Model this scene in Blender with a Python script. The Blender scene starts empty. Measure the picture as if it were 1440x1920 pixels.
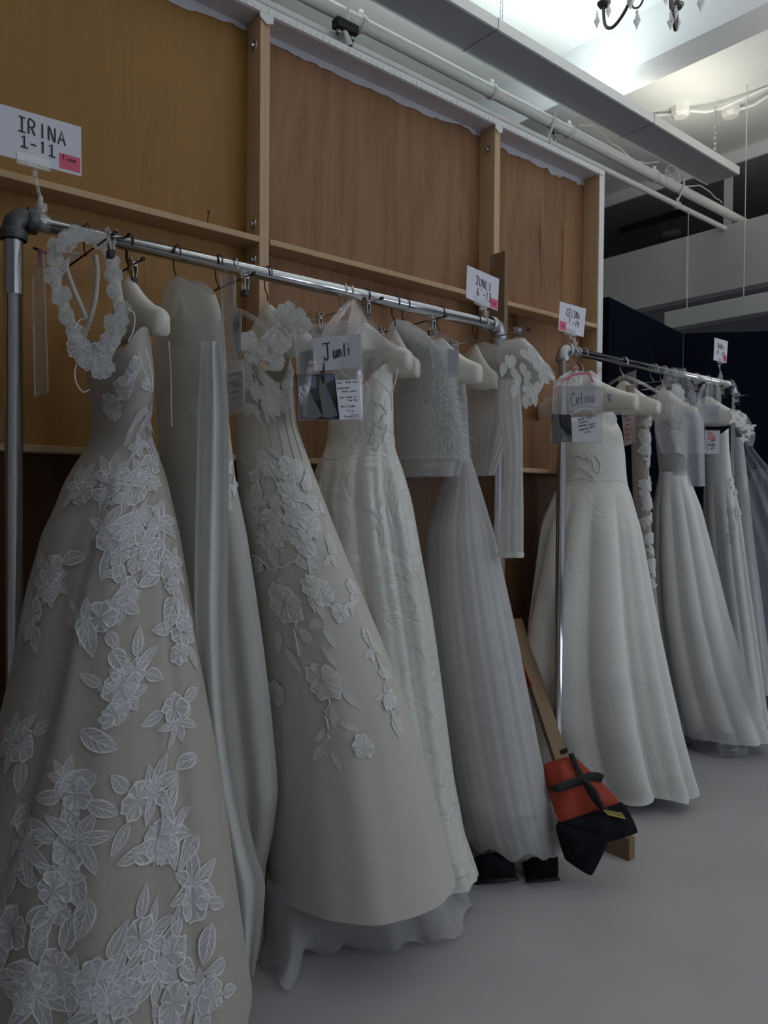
import bpy, bmesh, math, random
import numpy as np
from mathutils import Vector, Matrix
random.seed(7); RNG = np.random.default_rng(11)
SC = bpy.context.scene; COL = SC.collection

# ------------------------------------------------------------------ camera
FPX = 1407.0; EYE = Vector((0, 0, 1.42))
YAW = math.radians(50.25); PIT = math.atan(29 / FPX); ROL = 0.008
F0 = Vector((math.cos(YAW), math.sin(YAW), 0)); R0 = Vector((math.sin(YAW), -math.cos(YAW), 0)); Z0 = Vector((0, 0, 1))
CF = (F0 * math.cos(PIT) - Z0 * math.sin(PIT)).normalized(); CU = (Z0 * math.cos(PIT) + F0 * math.sin(PIT)).normalized()
CR = (R0 + ROL * CU).normalized(); CU = CR.cross(CF).normalized()
cd = bpy.data.cameras.new('camera'); cam = bpy.data.objects.new('camera', cd); COL.objects.link(cam)
cd.sensor_width = 36; cd.lens = FPX / 1920 * 36; cd.clip_start = 0.05
cam.matrix_world = Matrix(((CR.x, CU.x, -CF.x, EYE.x), (CR.y, CU.y, -CF.y, EYE.y), (CR.z, CU.z, -CF.z, EYE.z), (0, 0, 0, 1)))
SC.camera = cam

# ------------------------------------------------------------------ world, lights, exposure
vs = SC.view_settings; vs.view_transform = 'Standard'; vs.look = 'None'; vs.gamma = 1; vs.use_curve_mapping = False
vs.exposure = 0.24
w = bpy.data.worlds.new('world'); SC.world = w; w.use_nodes = True
w.node_tree.nodes['Background'].inputs[0].default_value = (0.62, 0.74, 0.95, 1); w.node_tree.nodes['Background'].inputs[1].default_value = 0.6
def area(name, loc, direction, sx, sy, power, col):
    l = bpy.data.lights.new(name, 'AREA'); l.shape = 'RECTANGLE'; l.size = sx; l.size_y = sy; l.energy = power; l.color = col
    o = bpy.data.objects.new(name, l); COL.objects.link(o); o.location = loc
    o.rotation_euler = Vector(direction).to_track_quat('-Z', 'Z').to_euler(); return o
# daylight coming in through the three windows of the wall behind the camera
for wx, wp in ((1.6, 9), (4.0, 17), (6.2, 42)):
    area('window_daylight', (wx, -3.94, 2.45), (0, 1, -0.05), 1.45, 1.5, wp, (0.80, 0.90, 1.0))

# ------------------------------------------------------------------ pixel -> world rays (real depths are given everywhere)
def ray(px, py): return (CF * FPX + CR * (px - 720) + CU * (960 - py)) / FPX
def onY(px, py, Y): d = ray(px, py); return EYE + d * (Y / d.y)
def onX(px, py, X): d = ray(px, py); return EYE + d * (X / d.x)
def onZ(px, py, Z): d = ray(px, py); return EYE + d * ((Z - EYE.z) / d.z)
KR = 1.0                                   # scale of the distances written for the rack being built
def atT(px, py, t): return EYE + ray(px, py) * (t * KR)
def kz(z): return EYE.z + (z - EYE.z) * KR

# ------------------------------------------------------------------ objects
WL = {}
def reg(o, loc): WL[o.name] = Vector(loc)
def tag(o, label=None, cat=None, group=None, kind=None):
    if label: o['label'] = label
    if cat: o['category'] = cat
    if group: o['group'] = group
    if kind: o['kind'] = kind
    return o
def empty(name, loc, label=None, cat=None, group=None, kind=None):
    o = bpy.data.objects.new(name, None); COL.objects.link(o); o.location = loc; o.empty_display_size = 0.05
    reg(o, loc); return tag(o, label, cat, group, kind)
class MB:
    def __init__(s): s.v = []; s.f = []; s.m = []; s.uv = {}
    def add(s, verts, faces, mi=0, uvs=None):
        b = len(s.v); s.v += [tuple(p) for p in verts]
        for f in faces: s.f.append([b + i for i in f]); s.m.append(mi)
        if uvs is not None:
            for i, u in enumerate(uvs): s.uv[b + i] = u
        return s
    def box(s, a, b, mi=0):
        x0, y0, z0 = a; x1, y1, z1 = b
        return s.add([(x0,y0,z0),(x1,y0,z0),(x1,y1,z0),(x0,y1,z0),(x0,y0,z1),(x1,y0,z1),(x1,y1,z1),(x0,y1,z1)],
              [(0,3,2,1),(4,5,6,7),(0,1,5,4),(1,2,6,5),(2,3,7,6),(3,0,4,7)], mi)
    def prism(s, q, n, mi=0):            # polygon q extruded by vector n
        k = len(q); q = [Vector(p) for p in q]; n = Vector(n)
        return s.add(q + [p + n for p in q], [tuple(range(k - 1, -1, -1)), tuple(range(k, 2 * k))] + [(i, (i + 1) % k, k + (i + 1) % k, k + i) for i in range(k)], mi)
    def beam(s, p, q, w, h, up=(0, 0, 1), mi=0):
        p = Vector(p); q = Vector(q); d = (q - p).normalized(); a = d.cross(Vector(up)).normalized(); u = a.cross(d)
        a = a * w / 2; u = u * h / 2
        return s.prism([p - a - u, p + a - u, p + a + u, p - a + u], q - p, mi)
    def grid(s, P, mi=0, uv=None, wrap=False):   # P[i][j]
        n = len(P); m = len(P[0]); V = [p for r in P for p in r]
        fs = [(i*m+j, i*m+(j+1)%m, (i+1)*m+(j+1)%m, (i+1)*m+j) for i in range(n-1) for j in range(m if wrap else m-1)]
        return s.add(V, fs, mi, None if uv is None else [q for r in uv for q in r])
    def tube(s, pts, r, seg=8, mi=0, caps=True, closed=False):
        pts = [Vector(p) for p in pts]; n = len(pts); rr = r if isinstance(r, (list, tuple)) else [r] * n
        rings = []; up = None
        for i, p in enumerate(pts):
            a = pts[(i-1) % n] if (closed or i) else p; b = pts[(i+1) % n] if (closed or i < n-1) else p
            d = (b - a).normalized()
            if up is None: up = Vector((0,0,1)) if abs(d.z) < .9 else Vector((1,0,0))
            sx = d.cross(up)
            if sx.length < 1e-5: sx = d.cross(Vector((0,1,.3)))
            sx.normalize(); up = sx.cross(d).normalized()
            rings.append([p + (sx * math.cos(t) + up * math.sin(t)) * rr[i] for t in [2*math.pi*k/seg for k in range(seg)]])
        if closed: rings.append(rings[0])
        s.grid(rings, mi, wrap=True)
        if caps and not closed:
            b = len(s.v) - n*seg
            s.f.append([b + k for k in range(seg)]); s.m.append(mi); s.f.append([len(s.v) - 1 - k for k in range(seg)]); s.m.append(mi)
        return s
    def lathe(s, prof, c, seg=16, mi=0, axis='z'):
        c = Vector(c); R = []
        for r, h in prof:
            row = []
            for k in range(seg):
                t = 2*math.pi*k/seg; q = (r*math.cos(t), r*math.sin(t), h)
                if axis == 'y': q = (q[0], q[2], q[1])
                if axis == 'x': q = (q[2], q[0], q[1])
                row.append(c + Vector(q))
            R.append(row)
        return s.grid(R, mi, wrap=True)
    def build(s, name, mats, parent=None, smooth=False, loc=None):
        if not isinstance(mats, (list, tuple)): mats = [mats]
        if parent is not None: W = WL[parent.name]
        else: W = Vector(loc) if loc is not None else Vector((0, 0, 0))
        me = bpy.data.meshes.new(name); me.from_pydata([(p[0]-W.x, p[1]-W.y, p[2]-W.z) for p in s.v], [], s.f)
        for m in mats: me.materials.append(m)
        me.polygons.foreach_set('material_index', s.m); me.polygons.foreach_set('use_smooth', [smooth] * len(s.f))
        if s.uv:
            ul = me.uv_layers.new(name='UVMap'); li = np.zeros(len(me.loops), dtype=np.int32); me.loops.foreach_get('vertex_index', li)
            U = np.zeros((len(s.v), 2), dtype=np.float32)
            for i, u in s.uv.items(): U[i] = u
            ul.data.foreach_set('uv', U[li].ravel())
        me.update()
        o = bpy.data.objects.new(name, me); COL.objects.link(o)
        if parent is not None: o.parent = parent
        else: o.location = W
        reg(o, W); return o
def bevel(o, wd, seg=2):
    m = o.modifiers.new('bevel', 'BEVEL'); m.width = wd; m.segments = seg; m.limit_method = 'ANGLE'; return o

# ------------------------------------------------------------------ materials
def mat(name):
    m = bpy.data.materials.new(name); m.use_nodes = True; nt = m.node_tree; return m, nt, nt.nodes['Principled BSDF'], nt.nodes['Material Output']
def N(nt, t, **kw):
    n = nt.nodes.new(t)
    for k, v in kw.items():
        if k.startswith('i_'): n.inputs[k[2:].replace('_', ' ')].default_value = v
        else: setattr(n, k, v)
    return n
def simple(name, col, rough=.5, metal=0, bump=0, bscale=80, var=0, vscale=6, coat=0, spec=.5):
    m, nt, b, o = mat(name); b.inputs['Base Color'].default_value = (*col, 1); b.inputs['Roughness'].default_value = rough; b.inputs['Metallic'].default_value = metal
    if coat: b.inputs['Coat Weight'].default_value = coat
    b.inputs['Specular IOR Level'].default_value = spec
    tc = N(nt, 'ShaderNodeTexCoord')
    if var:
        n = N(nt, 'ShaderNodeTexNoise', i_Scale=vscale, i_Detail=4); nt.links.new(tc.outputs['Object'], n.inputs['Vector'])
        mr = N(nt, 'ShaderNodeMapRange'); mr.inputs[1].default_value = .3; mr.inputs[2].default_value = .7; mr.inputs[3].default_value = 1 - var; mr.inputs[4].default_value = 1 + var
        mx = N(nt, 'ShaderNodeVectorMath', operation='SCALE'); mx.inputs[0].default_value = col
        nt.links.new(n.outputs['Fac'], mr.inputs[0]); nt.links.new(mr.outputs[0], mx.inputs['Scale']); nt.links.new(mx.outputs[0], b.inputs['Base Color'])
    if bump:
        n = N(nt, 'ShaderNodeTexNoise', i_Scale=bscale, i_Detail=5); nt.links.new(tc.outputs['Object'], n.inputs['Vector'])
        bp = N(nt, 'ShaderNodeBump', i_Strength=bump, i_Distance=.004); nt.links.new(n.outputs['Fac'], bp.inputs['Height']); nt.links.new(bp.outputs[0], b.inputs['Normal'])
    return m
def wood(name, c0, c1, dark, scale=(9, 9, .7), figure=1.0, rough=.6, streak=.5, spec=.3):
    m, nt, b, o = mat(name); tc = N(nt, 'ShaderNodeTexCoord'); mp = N(nt, 'ShaderNodeMapping'); mp.inputs['Scale'].default_value = scale
    nt.links.new(tc.outputs['Object'], mp.inputs['Vector'])
    n1 = N(nt, 'ShaderNodeTexNoise', i_Scale=1.0, i_Detail=6, i_Roughness=.6, i_Distortion=.6); nt.links.new(mp.outputs[0], n1.inputs['Vector'])
    wv = N(nt, 'ShaderNodeMath', operation='MULTIPLY'); wv.inputs[1].default_value = 9 * figure; nt.links.new(n1.outputs['Fac'], wv.inputs[0])
    fr = N(nt, 'ShaderNodeMath', operation='PINGPONG'); fr.inputs[1].default_value = 1; nt.links.new(wv.outputs[0], fr.inputs[0])
    mp2 = N(nt, 'ShaderNodeMapping'); mp2.inputs['Scale'].default_value = (scale[0]*9, scale[1]*9, scale[2]*2.5); nt.links.new(tc.outputs['Object'], mp2.inputs['Vector'])
    n2 = N(nt, 'ShaderNodeTexNoise', i_Scale=1.0, i_Detail=5, i_Roughness=.7); nt.links.new(mp2.outputs[0], n2.inputs['Vector'])
    mp3 = N(nt, 'ShaderNodeMapping'); mp3.inputs['Scale'].default_value = (scale[0]*1.6, scale[1]*1.6, scale[2]*.9); mp3.inputs['Location'].default_value = (3.1, 1.7, .4); nt.links.new(tc.outputs['Object'], mp3.inputs['Vector'])
    n3 = N(nt, 'ShaderNodeTexNoise', i_Scale=1.0, i_Detail=8, i_Roughness=.65, i_Distortion=1.2); nt.links.new(mp3.outputs[0], n3.inputs['Vector'])
    ad = N(nt, 'ShaderNodeMath', operation='MULTIPLY_ADD'); ad.inputs[1].default_value = .45; nt.links.new(fr.outputs[0], ad.inputs[0])
    h = N(nt, 'ShaderNodeMath', operation='MULTIPLY'); h.inputs[1].default_value = .55; nt.links.new(n2.outputs['Fac'], h.inputs[0]); nt.links.new(h.outputs[0], ad.inputs[2])
    rp = N(nt, 'ShaderNodeMix', data_type='RGBA'); rp.inputs[6].default_value = (*c0, 1); rp.inputs[7].default_value = (*c1, 1); nt.links.new(ad.outputs[0], rp.inputs[0])
    cr = N(nt, 'ShaderNodeMapRange'); cr.inputs[1].default_value = .565; cr.inputs[2].default_value = .70; cr.inputs[3].default_value = 0; cr.inputs[4].default_value = streak; nt.links.new(n3.outputs['Fac'], cr.inputs[0])
    mx = N(nt, 'ShaderNodeMix', data_type='RGBA'); mx.inputs[7].default_value = (*dark, 1); nt.links.new(cr.outputs[0], mx.inputs[0]); nt.links.new(rp.outputs[2], mx.inputs[6])
    nt.links.new(mx.outputs[2], b.inputs['Base Color']); b.inputs['Roughness'].default_value = rough; b.inputs['Specular IOR Level'].default_value = spec
    bp = N(nt, 'ShaderNodeBump', i_Strength=.15, i_Distance=.002); nt.links.new(n2.outputs['Fac'], bp.inputs['Height']); nt.links.new(bp.outputs[0], b.inputs['Normal'])
    return m
def fabric(name, col, rough=.65, sheen=.25, alpha=1.0, bump=.15, bscale=40, kind='crinkle', translucent=0.0, stretch=(1, 1, 1), spec=.3):
    m, nt, b, o = mat(name); b.inputs['Base Color'].default_value = (*col, 1); b.inputs['Roughness'].default_value = rough
    b.inputs['Sheen Weight'].default_value = sheen; b.inputs['Sheen Roughness'].default_value = .4; b.inputs['Specular IOR Level'].default_value = spec
    tc = N(nt, 'ShaderNodeTexCoord'); mp = N(nt, 'ShaderNodeMapping'); mp.inputs['Scale'].default_value = stretch; nt.links.new(tc.outputs['Object'], mp.inputs['Vector'])
    if bump:
        if kind == 'jacquard':
            vo = N(nt, 'ShaderNodeTexVoronoi', feature='DISTANCE_TO_EDGE', i_Scale=bscale); nz = N(nt, 'ShaderNodeTexNoise', i_Scale=bscale*.6, i_Detail=2, i_Distortion=1.5)
            nt.links.new(mp.outputs[0], nz.inputs['Vector']); mxv = N(nt, 'ShaderNodeMix', data_type='RGBA'); mxv.inputs[0].default_value = .25
            nt.links.new(mp.outputs[0], mxv.inputs[6]); nt.links.new(nz.outputs['Color'], mxv.inputs[7]); nt.links.new(mxv.outputs[2], vo.inputs['Vector'])
            mr = N(nt, 'ShaderNodeMapRange'); mr.inputs[1].default_value = .02; mr.inputs[2].default_value = .22; nt.links.new(vo.outputs['Distance'], mr.inputs[0]); hgt = mr.outputs[0]
        else:
            nz = N(nt, 'ShaderNodeTexNoise', i_Scale=bscale, i_Detail=5, i_Roughness=.6, i_Distortion=1.0 if kind == 'crinkle' else 0); nt.links.new(mp.outputs[0], nz.inputs['Vector']); hgt = nz.outputs['Fac']
        bp = N(nt, 'ShaderNodeBump', i_Strength=bump, i_Distance=.01); nt.links.new(hgt, bp.inputs['Height']); nt.links.new(bp.outputs[0], b.inputs['Normal'])
    last = b.outputs[0]
    if translucent:
        tr = N(nt, 'ShaderNodeBsdfTranslucent'); tr.inputs[0].default_value = (*col, 1); ms = N(nt, 'ShaderNodeMixShader'); ms.inputs[0].default_value = translucent
        nt.links.new(last, ms.inputs[1]); nt.links.new(tr.outputs[0], ms.inputs[2]); last = ms.outputs[0]
    if alpha < 1:
        tp = N(nt, 'ShaderNodeBsdfTransparent'); ms = N(nt, 'ShaderNodeMixShader'); ms.inputs[0].default_value = alpha
        nz = N(nt, 'ShaderNodeTexNoise', i_Scale=14, i_Detail=3); nt.links.new(mp.outputs[0], nz.inputs['Vector'])
        mr = N(nt, 'ShaderNodeMapRange'); mr.inputs[1].default_value = .3; mr.inputs[2].default_value = .7; mr.inputs[3].default_value = max(0, alpha - .03); mr.inputs[4].default_value = min(1, alpha + .03)
        nt.links.new(nz.outputs['Fac'], mr.inputs[0]); nt.links.new(mr.outputs[0], ms.inputs[0])
        nt.links.new(tp.outputs[0], ms.inputs[1]); nt.links.new(last, ms.inputs[2]); last = ms.outputs[0]
    nt.links.new(last, o.inputs[0]); return m
def lace(name, col, fill=.35, line=.95, veins=40, freq2=0):
    m, nt, b, o = mat(name); b.inputs['Base Color'].default_value = (*col, 1); b.inputs['Roughness'].default_value = .7; b.inputs['Sheen Weight'].default_value = .2
    uv = N(nt, 'ShaderNodeUVMap'); sp = N(nt, 'ShaderNodeSeparateXYZ'); nt.links.new(uv.outputs[0], sp.inputs[0])
    def mth(op, a, bb=None, c=None):
        n = N(nt, 'ShaderNodeMath', operation=op)
        for i, x in enumerate((a, bb, c)):
            if x is None: continue
            if isinstance(x, (int, float)): n.inputs[i].default_value = x
            else: nt.links.new(x, n.inputs[i])
        return n.outputs[0]
    def rng(x, a, bb):
        n = N(nt, 'ShaderNodeMapRange', interpolation_type='SMOOTHSTEP'); nt.links.new(x, n.inputs[0]); n.inputs[1].default_value = a; n.inputs[2].default_value = bb; return n.outputs[0]
    u = sp.outputs[0]; av = mth('ABSOLUTE', mth('MULTIPLY_ADD', sp.outputs[1], 2.0, -1.0))
    e = mth('MAXIMUM', rng(av, .74, .86), rng(u, .84, .93))
    rib = rng(av, .12, .04)
    vn = mth('SINE', mth('MULTIPLY', mth('SUBTRACT', u, mth('MULTIPLY', av, .35 if not freq2 else 0)), veins)) if not freq2 else mth('SINE', mth('MULTIPLY', sp.outputs[1], freq2))
    vn = mth('MULTIPLY', rng(vn, .2, .8), .55) if not freq2 else mth('MULTIPLY', mth('MULTIPLY', rng(vn, .3, .9), .30), rng(u, .9, .3))
    line_ = mth('MAXIMUM', mth('MAXIMUM', e, mth('MULTIPLY', rib, .8)), vn)
    al = mth('ADD', fill, mth('MULTIPLY', line_, line - fill))
    tp = N(nt, 'ShaderNodeBsdfTransparent'); ms = N(nt, 'ShaderNodeMixShader'); nt.links.new(al, ms.inputs[0]); nt.links.new(tp.outputs[0], ms.inputs[1]); nt.links.new(b.outputs[0], ms.inputs[2]); nt.links.new(ms.outputs[0], o.inputs[0])
    return m
def clear(name, col=(.9, .9, .92), haze=.10, gloss=.07, rough=.10, wrinkle=.12, scale=14):
    m, nt, b, o = mat(name); tp = N(nt, 'ShaderNodeBsdfTransparent'); tp.inputs[0].default_value = (.96, .96, .97, 1)
    b.inputs['Base Color'].default_value = (*col, 1); b.inputs['Roughness'].default_value = .4
    gl = N(nt, 'ShaderNodeBsdfGlossy'); gl.inputs['Roughness'].default_value = rough; gl.inputs[0].default_value = (1, 1, 1, 1)
    tc = N(nt, 'ShaderNodeTexCoord'); nz = N(nt, 'ShaderNodeTexNoise', i_Scale=scale, i_Detail=3, i_Distortion=.8); nt.links.new(tc.outputs['Object'], nz.inputs['Vector'])
    bp = N(nt, 'ShaderNodeBump', i_Strength=wrinkle, i_Distance=.01); nt.links.new(nz.outputs['Fac'], bp.inputs['Height']); nt.links.new(bp.outputs[0], gl.inputs['Normal'])
    m1 = N(nt, 'ShaderNodeMixShader'); m1.inputs[0].default_value = haze; nt.links.new(tp.outputs[0], m1.inputs[1]); nt.links.new(b.outputs[0], m1.inputs[2])
    m2 = N(nt, 'ShaderNodeMixShader'); m2.inputs[0].default_value = gloss; nt.links.new(m1.outputs[0], m2.inputs[1]); nt.links.new(gl.outputs[0], m2.inputs[2]); nt.links.new(m2.outputs[0], o.inputs[0])
    return m
M = {}
M['ply_amber'] = wood('plywood amber', (.37, .190, .046), (.235, .112, .024), (.09, .036, .010), (6, 6, .7), .45, .45, .5, .35)
M['ply_red'] = wood('plywood reddish', (.36, .192, .096), (.205, .098, .046), (.055, .020, .009), (5.5, 5.5, .62), 1.0, .55, 1.0, .3)
M['ply_dark'] = wood('plywood dark brown', (.13, .062, .024), (.085, .040, .015), (.03, .012, .006), (8, 8, .8), .6, .55, .6, .3)
M['pine'] = wood('pine', (.64, .46, .285), (.52, .36, .205), (.25, .13, .06), (14, 14, 1.2), .5, .6, .25)
M['pine_x'] = wood('pine lengthwise', (.62, .44, .27), (.50, .34, .19), (.25, .13, .06), (1.2, 14, 14), .5, .6, .25)
M['board'] = wood('weathered board', (.28, .19, .11), (.20, .13, .075), (.10, .06, .03), (14, 14, 1.3), .5, .65, .3)
M['paint_white'] = simple('white paint', (.80, .80, .79), .55, bump=.1, bscale=25)
M['paint_grey'] = simple('grey white paint', (.60, .58, .62), .65, bump=.2, bscale=40, var=.06)
M['pipe'] = simple('painted pipe', (.82, .82, .79), .35, bump=.06, bscale=60)
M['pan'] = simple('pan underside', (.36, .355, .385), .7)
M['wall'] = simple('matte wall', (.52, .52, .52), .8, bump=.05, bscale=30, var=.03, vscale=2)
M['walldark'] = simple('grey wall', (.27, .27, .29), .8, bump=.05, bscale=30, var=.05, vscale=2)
M['ceil'] = simple('ceiling paint', (.80, .81, .80), .8, bump=.03, bscale=12)
M['beam'] = simple('beam paint', (.74, .75, .77), .7, bump=.03, bscale=12)
M['floor'] = simple('painted floor', (.50, .487, .495), .45, bump=.04, bscale=9, var=.05, vscale=2.5)
M['chrome'] = simple('chrome', (.62, .64, .67), .12, 1)
M['wire'] = simple('dark wire', (.055, .045, .05), .35, .8)
M['steel'] = simple('bright wire', (.55, .55, .57), .25, 1)
M['iron'] = simple('cast fitting', (.115, .115, .12), .5, .75, bump=.3, bscale=70)
M['galv'] = simple('galvanised fitting', (.42, .43, .45), .42, .85, bump=.3, bscale=70)
M['rubber'] = simple('black rubber', (.012, .012, .013), .5)
M['black'] = simple('black felt', (.004, .0055, .012), .85, bump=.1, bscale=60, spec=.04)
M['blackcloth'] = simple('black cordura', (.008, .009, .012), .8, bump=.35, bscale=160, spec=.15)
M['orange'] = simple('orange cordura', (.34, .036, .012), .7, bump=.35, bscale=160, var=.08)
M['strap'] = simple('black webbing', (.012, .012, .014), .7, bump=.4, bscale=220)
M['yellow'] = simple('yellow print', (.45, .33, .05), .6)
M['card'] = simple('white card', (.72, .73, .82), .6)
M['cardgrey'] = simple('grey card', (.46, .47, .50), .6)
M['notepink'] = simple('pale pink paper', (.50, .41, .41), .6)
M['sticky'] = simple('pink sticky note', (.78, .12, .22), .6)
M['ink'] = simple('black marker ink', (.012, .012, .03), .5)
M['inkred'] = simple('red pen', (.45, .10, .08), .5)
M['kraft'] = simple('brown card', (.30, .19, .14), .6)
M['photo'] = simple('photo print dark', (.022, .022, .026), .3)
M['photo_pale'] = simple('photo print pale', (.17, .175, .18), .3)
M['photo_mid'] = simple('photo print grey', (.06, .06, .066), .3)
M['photo_skin'] = simple('photo print skin', (.27, .17, .13), .35)
M['photo_blue'] = simple('photo print blue', (.14, .17, .24), .35)
M['clear'] = clear('clear vinyl')
M['acrylic'] = clear('clear acrylic', haze=.14, gloss=.14, rough=.05, wrinkle=.1)
M['haze'] = clear('hazy vinyl', (.75, .75, .80), .30, .14, .15)
M['zip'] = simple('pink zip', (.62, .16, .25), .5)
M['crystal'] = clear('cut crystal', (.35, .37, .40), .35, .45, .03, .6, 120)
M['bronze'] = simple('dark bronze', (.13, .12, .115), .35, .9)
M['satin'] = fabric('ivory satin', (.80, .77, .70), .38, .2, bump=.05, bscale=8, kind='n', spec=.5)
M['satinpale'] = fabric('white satin', (.80, .79, .77), .42, .25, bump=.08, bscale=10, kind='n', spec=.5)
M['net'] = fabric('nude net lining', (.455, .42, .385), .8, .15, bump=.1, bscale=180, kind='n')
M['organza'] = fabric('sheer organza', (.74, .73, .69), .6, .3, alpha=.82, bump=.05, bscale=12, kind='n', translucent=.2)
M['organzastrip'] = fabric('organza strip', (.78, .78, .76), .6, .3, alpha=.90, bump=.05, bscale=12, kind='n', translucent=.2)
M['tulle_ivory'] = fabric('ivory tulle', (.62, .59, .54), .75, .2, bump=.06, bscale=90, kind='n')
M['jacquard'] = fabric('satin jacquard', (.76, .75, .71), .36, .2, bump=.34, bscale=9, kind='jacquard', spec=.55)
M['crinkle'] = fabric('crinkle satin', (.80, .79, .755), .5, .2, bump=.38, bscale=26, kind='crinkle', stretch=(1, 1, .8), spec=.4)
M['tulle_white'] = fabric('white tulle', (.74, .74, .75), .75, .3, alpha=.62, bump=0, translucent=.25)
M['slip'] = fabric('slip lining', (.68, .655, .63), .7, .1, bump=.04, bscale=20, kind='n')
M['tulle_thin'] = fabric('thin tulle', (.62, .62, .66), .75, .3, alpha=.34, bump=0, translucent=.2)
M['train'] = fabric('tulle train', (.66, .65, .66), .75, .3, alpha=.55, bump=.2, bscale=18, translucent=.2)
M['tulle_blue'] = fabric('bluish tulle', (.58, .63, .74), .75, .3, alpha=.30, bump=0, translucent=.2)
M['veil'] = fabric('veil netting', (.66, .70, .80), .75, .3, alpha=.72, bump=0, translucent=.2)
M['feather'] = fabric('feather', (.86, .86, .85), .7, .3, bump=0, translucent=.3)
M['sheer'] = fabric('sheer lace', (.74, .72, .71), .75, .2, alpha=.60, bump=.3, bscale=60, stretch=(3, 3, .6), translucent=.15)
M['corded'] = fabric('corded lace', (.80, .79, .76), .75, .2, alpha=.86, bump=.6, bscale=45)
M['lace'] = lace('embroidered leaf', (.82, .82, .85), .28, .95, 38)
M['laceflower'] = lace('embroidered petal', (.82, .82, .85), .40, .90, 0, freq2=40)
M['lacesolid'] = lace('raised lace', (.86, .85, .83), .60, 1.0, 30)
M['beige'] = fabric('champagne satin', (.62, .585, .53), .45, .2, bump=.08, bscale=14, kind='n')
# ------------------------------------------------------------------ room shell
ZC = 4.05; ZB = 3.77; XR = 7.2; XL = -3.0; YB = 5.2; YF = -4.0; SOF = 3.96; XS = 5.70
def struct(name, mb, m, parent=None, smooth=False): return tag(mb.build(name, m, parent, smooth), kind='structure')
struct('floor', MB().box((XL, YF, -.1), (XR, YB, 0)), M['floor'])
struct('ceiling', MB().box((XL, YF, ZC), (XR, YB, ZC + .1)), M['ceil'])
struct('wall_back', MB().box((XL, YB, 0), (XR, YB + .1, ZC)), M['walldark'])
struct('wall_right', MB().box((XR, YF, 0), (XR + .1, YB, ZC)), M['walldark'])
struct('wall_left', MB().box((XL - .1, YF, 0), (XL, YB, ZC)), M['wall'])
wf = MB(); xs = [XL, .85, 2.35, 3.25, 4.75, 5.45, 6.95, XR]
for i in range(0, len(xs) - 1):
    if i % 2 == 0: wf.box((xs[i], YF - .1, 0), (xs[i+1], YF, ZC))
    else: wf.box((xs[i], YF - .1, 0), (xs[i+1], YF, 1.65)); wf.box((xs[i], YF - .1, 3.25), (xs[i+1], YF, ZC))
struct('wall_front', wf, M['wall'])
for k, (a, b) in enumerate(((.85, 2.35), (3.25, 4.75), (5.45, 6.95))):
    fr = MB()
    for q in (((a, YF-.08, 1.65), (a+.05, YF, 3.25)), ((b-.05, YF-.08, 1.65), (b, YF, 3.25)), ((a, YF-.08, 1.65), (b, YF, 1.7)), ((a, YF-.08, 3.2), (b, YF, 3.25)), ((a, YF-.07, 2.43), (b, YF-.02, 2.47))): fr.box(*q)
    wn = struct('window_%d' % (k + 1), fr, M['paint_white'])
    MB().box((a+.04, YF-.05, 1.69), (b-.04, YF-.045, 3.21)).build('pane', M['acrylic'], wn)
for k, (x0, x1) in enumerate(((1.68, 1.89), (3.68, 3.89), (-.4, -.19))):
    struct('ceiling_beam' if k == 0 else 'ceiling_beam.%03d' % k, MB().box((x0, YF, ZB), (x1, YB, ZC)), M['beam'])
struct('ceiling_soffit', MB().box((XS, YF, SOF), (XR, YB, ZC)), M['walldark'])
struct('trim_1', MB().box((XS - .02, YF, SOF - .005), (XS, YB, ZC)), M['beam'])      # fascia of the soffit
# bulkhead that crosses the far end of the room
XBH = 5.40
bh = struct('wall_bulkhead', MB().box((XBH, YF, 2.935), (XBH + .12, YB, 3.405)), M['wall'])
for y in (2.93, 1.35):
    MB().box((XBH - .006, y, 2.94), (XBH, y + .012, 3.40)).build('joint_cover', M['paint_white'], bh)
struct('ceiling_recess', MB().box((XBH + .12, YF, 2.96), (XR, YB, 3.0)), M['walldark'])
# ------------------------------------------------------------------ partition of framed plywood panels
YP = 2.30; YFr = 2.21; ZT = 3.05
pt = empty('wall_partition', (1.3, 2.3, 0), kind='structure')
studs = [(-1.08, -1.04), (.13, .171), (1.288, 1.329), (2.443, 2.478), (3.205, 3.24)]
for i in range(4):
    a, b = studs[i][0] + .02, studs[i+1][0] + .02
    MB().box((a, YP, 1.5455), (b, YP + .012, ZT - .01)).build('plywood_panel', M['ply_amber' if i < 2 else 'ply_red'], pt)
    MB().box((a, YP, 0), (b, YP + .012, 1.545)).build('plywood_panel', M['ply_dark'], pt)  # lower panels are a darker brown than the upper ones
for i, (a, b) in enumerate(studs):
    if i in (1, 2):
        h = (b - a) / 2
        for k in range(2):
            o = MB().box((a + k*h, YFr + .004*k, 0), (a + (k+1)*h - .0015, YP, ZT - .025)).build('stud', M['pine'], pt); bevel(o, .002)
    else:
        o = MB().box((a, YFr, 0), (b, YP, ZT - .025)).build('stud', M['pine'], pt); bevel(o, .002)
MB().box((3.2405, YFr - .003, 0), (3.249, YP + .02, ZT)).build('edge_strip', M['paint_white'], pt)
MB().box((3.207, YFr - .004, 0), (3.2404, YFr - .0005, ZT - .03)).build('face_strip', M['paint_white'], pt)
for i in range(4):
    a, b = studs[i][1], studs[i+1][0]
    for zt in (2.286, 1.555, .09):
        o = MB().box((a, YFr, zt - .02), (b, YP, zt)).build('crosspiece', M['pine_x'], pt); bevel(o, .002)
tr = MB().box((-1.1, YFr - .004, ZT - .025), (3.249, YP + .02, ZT)).build('top_rail', M['paint_white'], pt)
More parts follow.
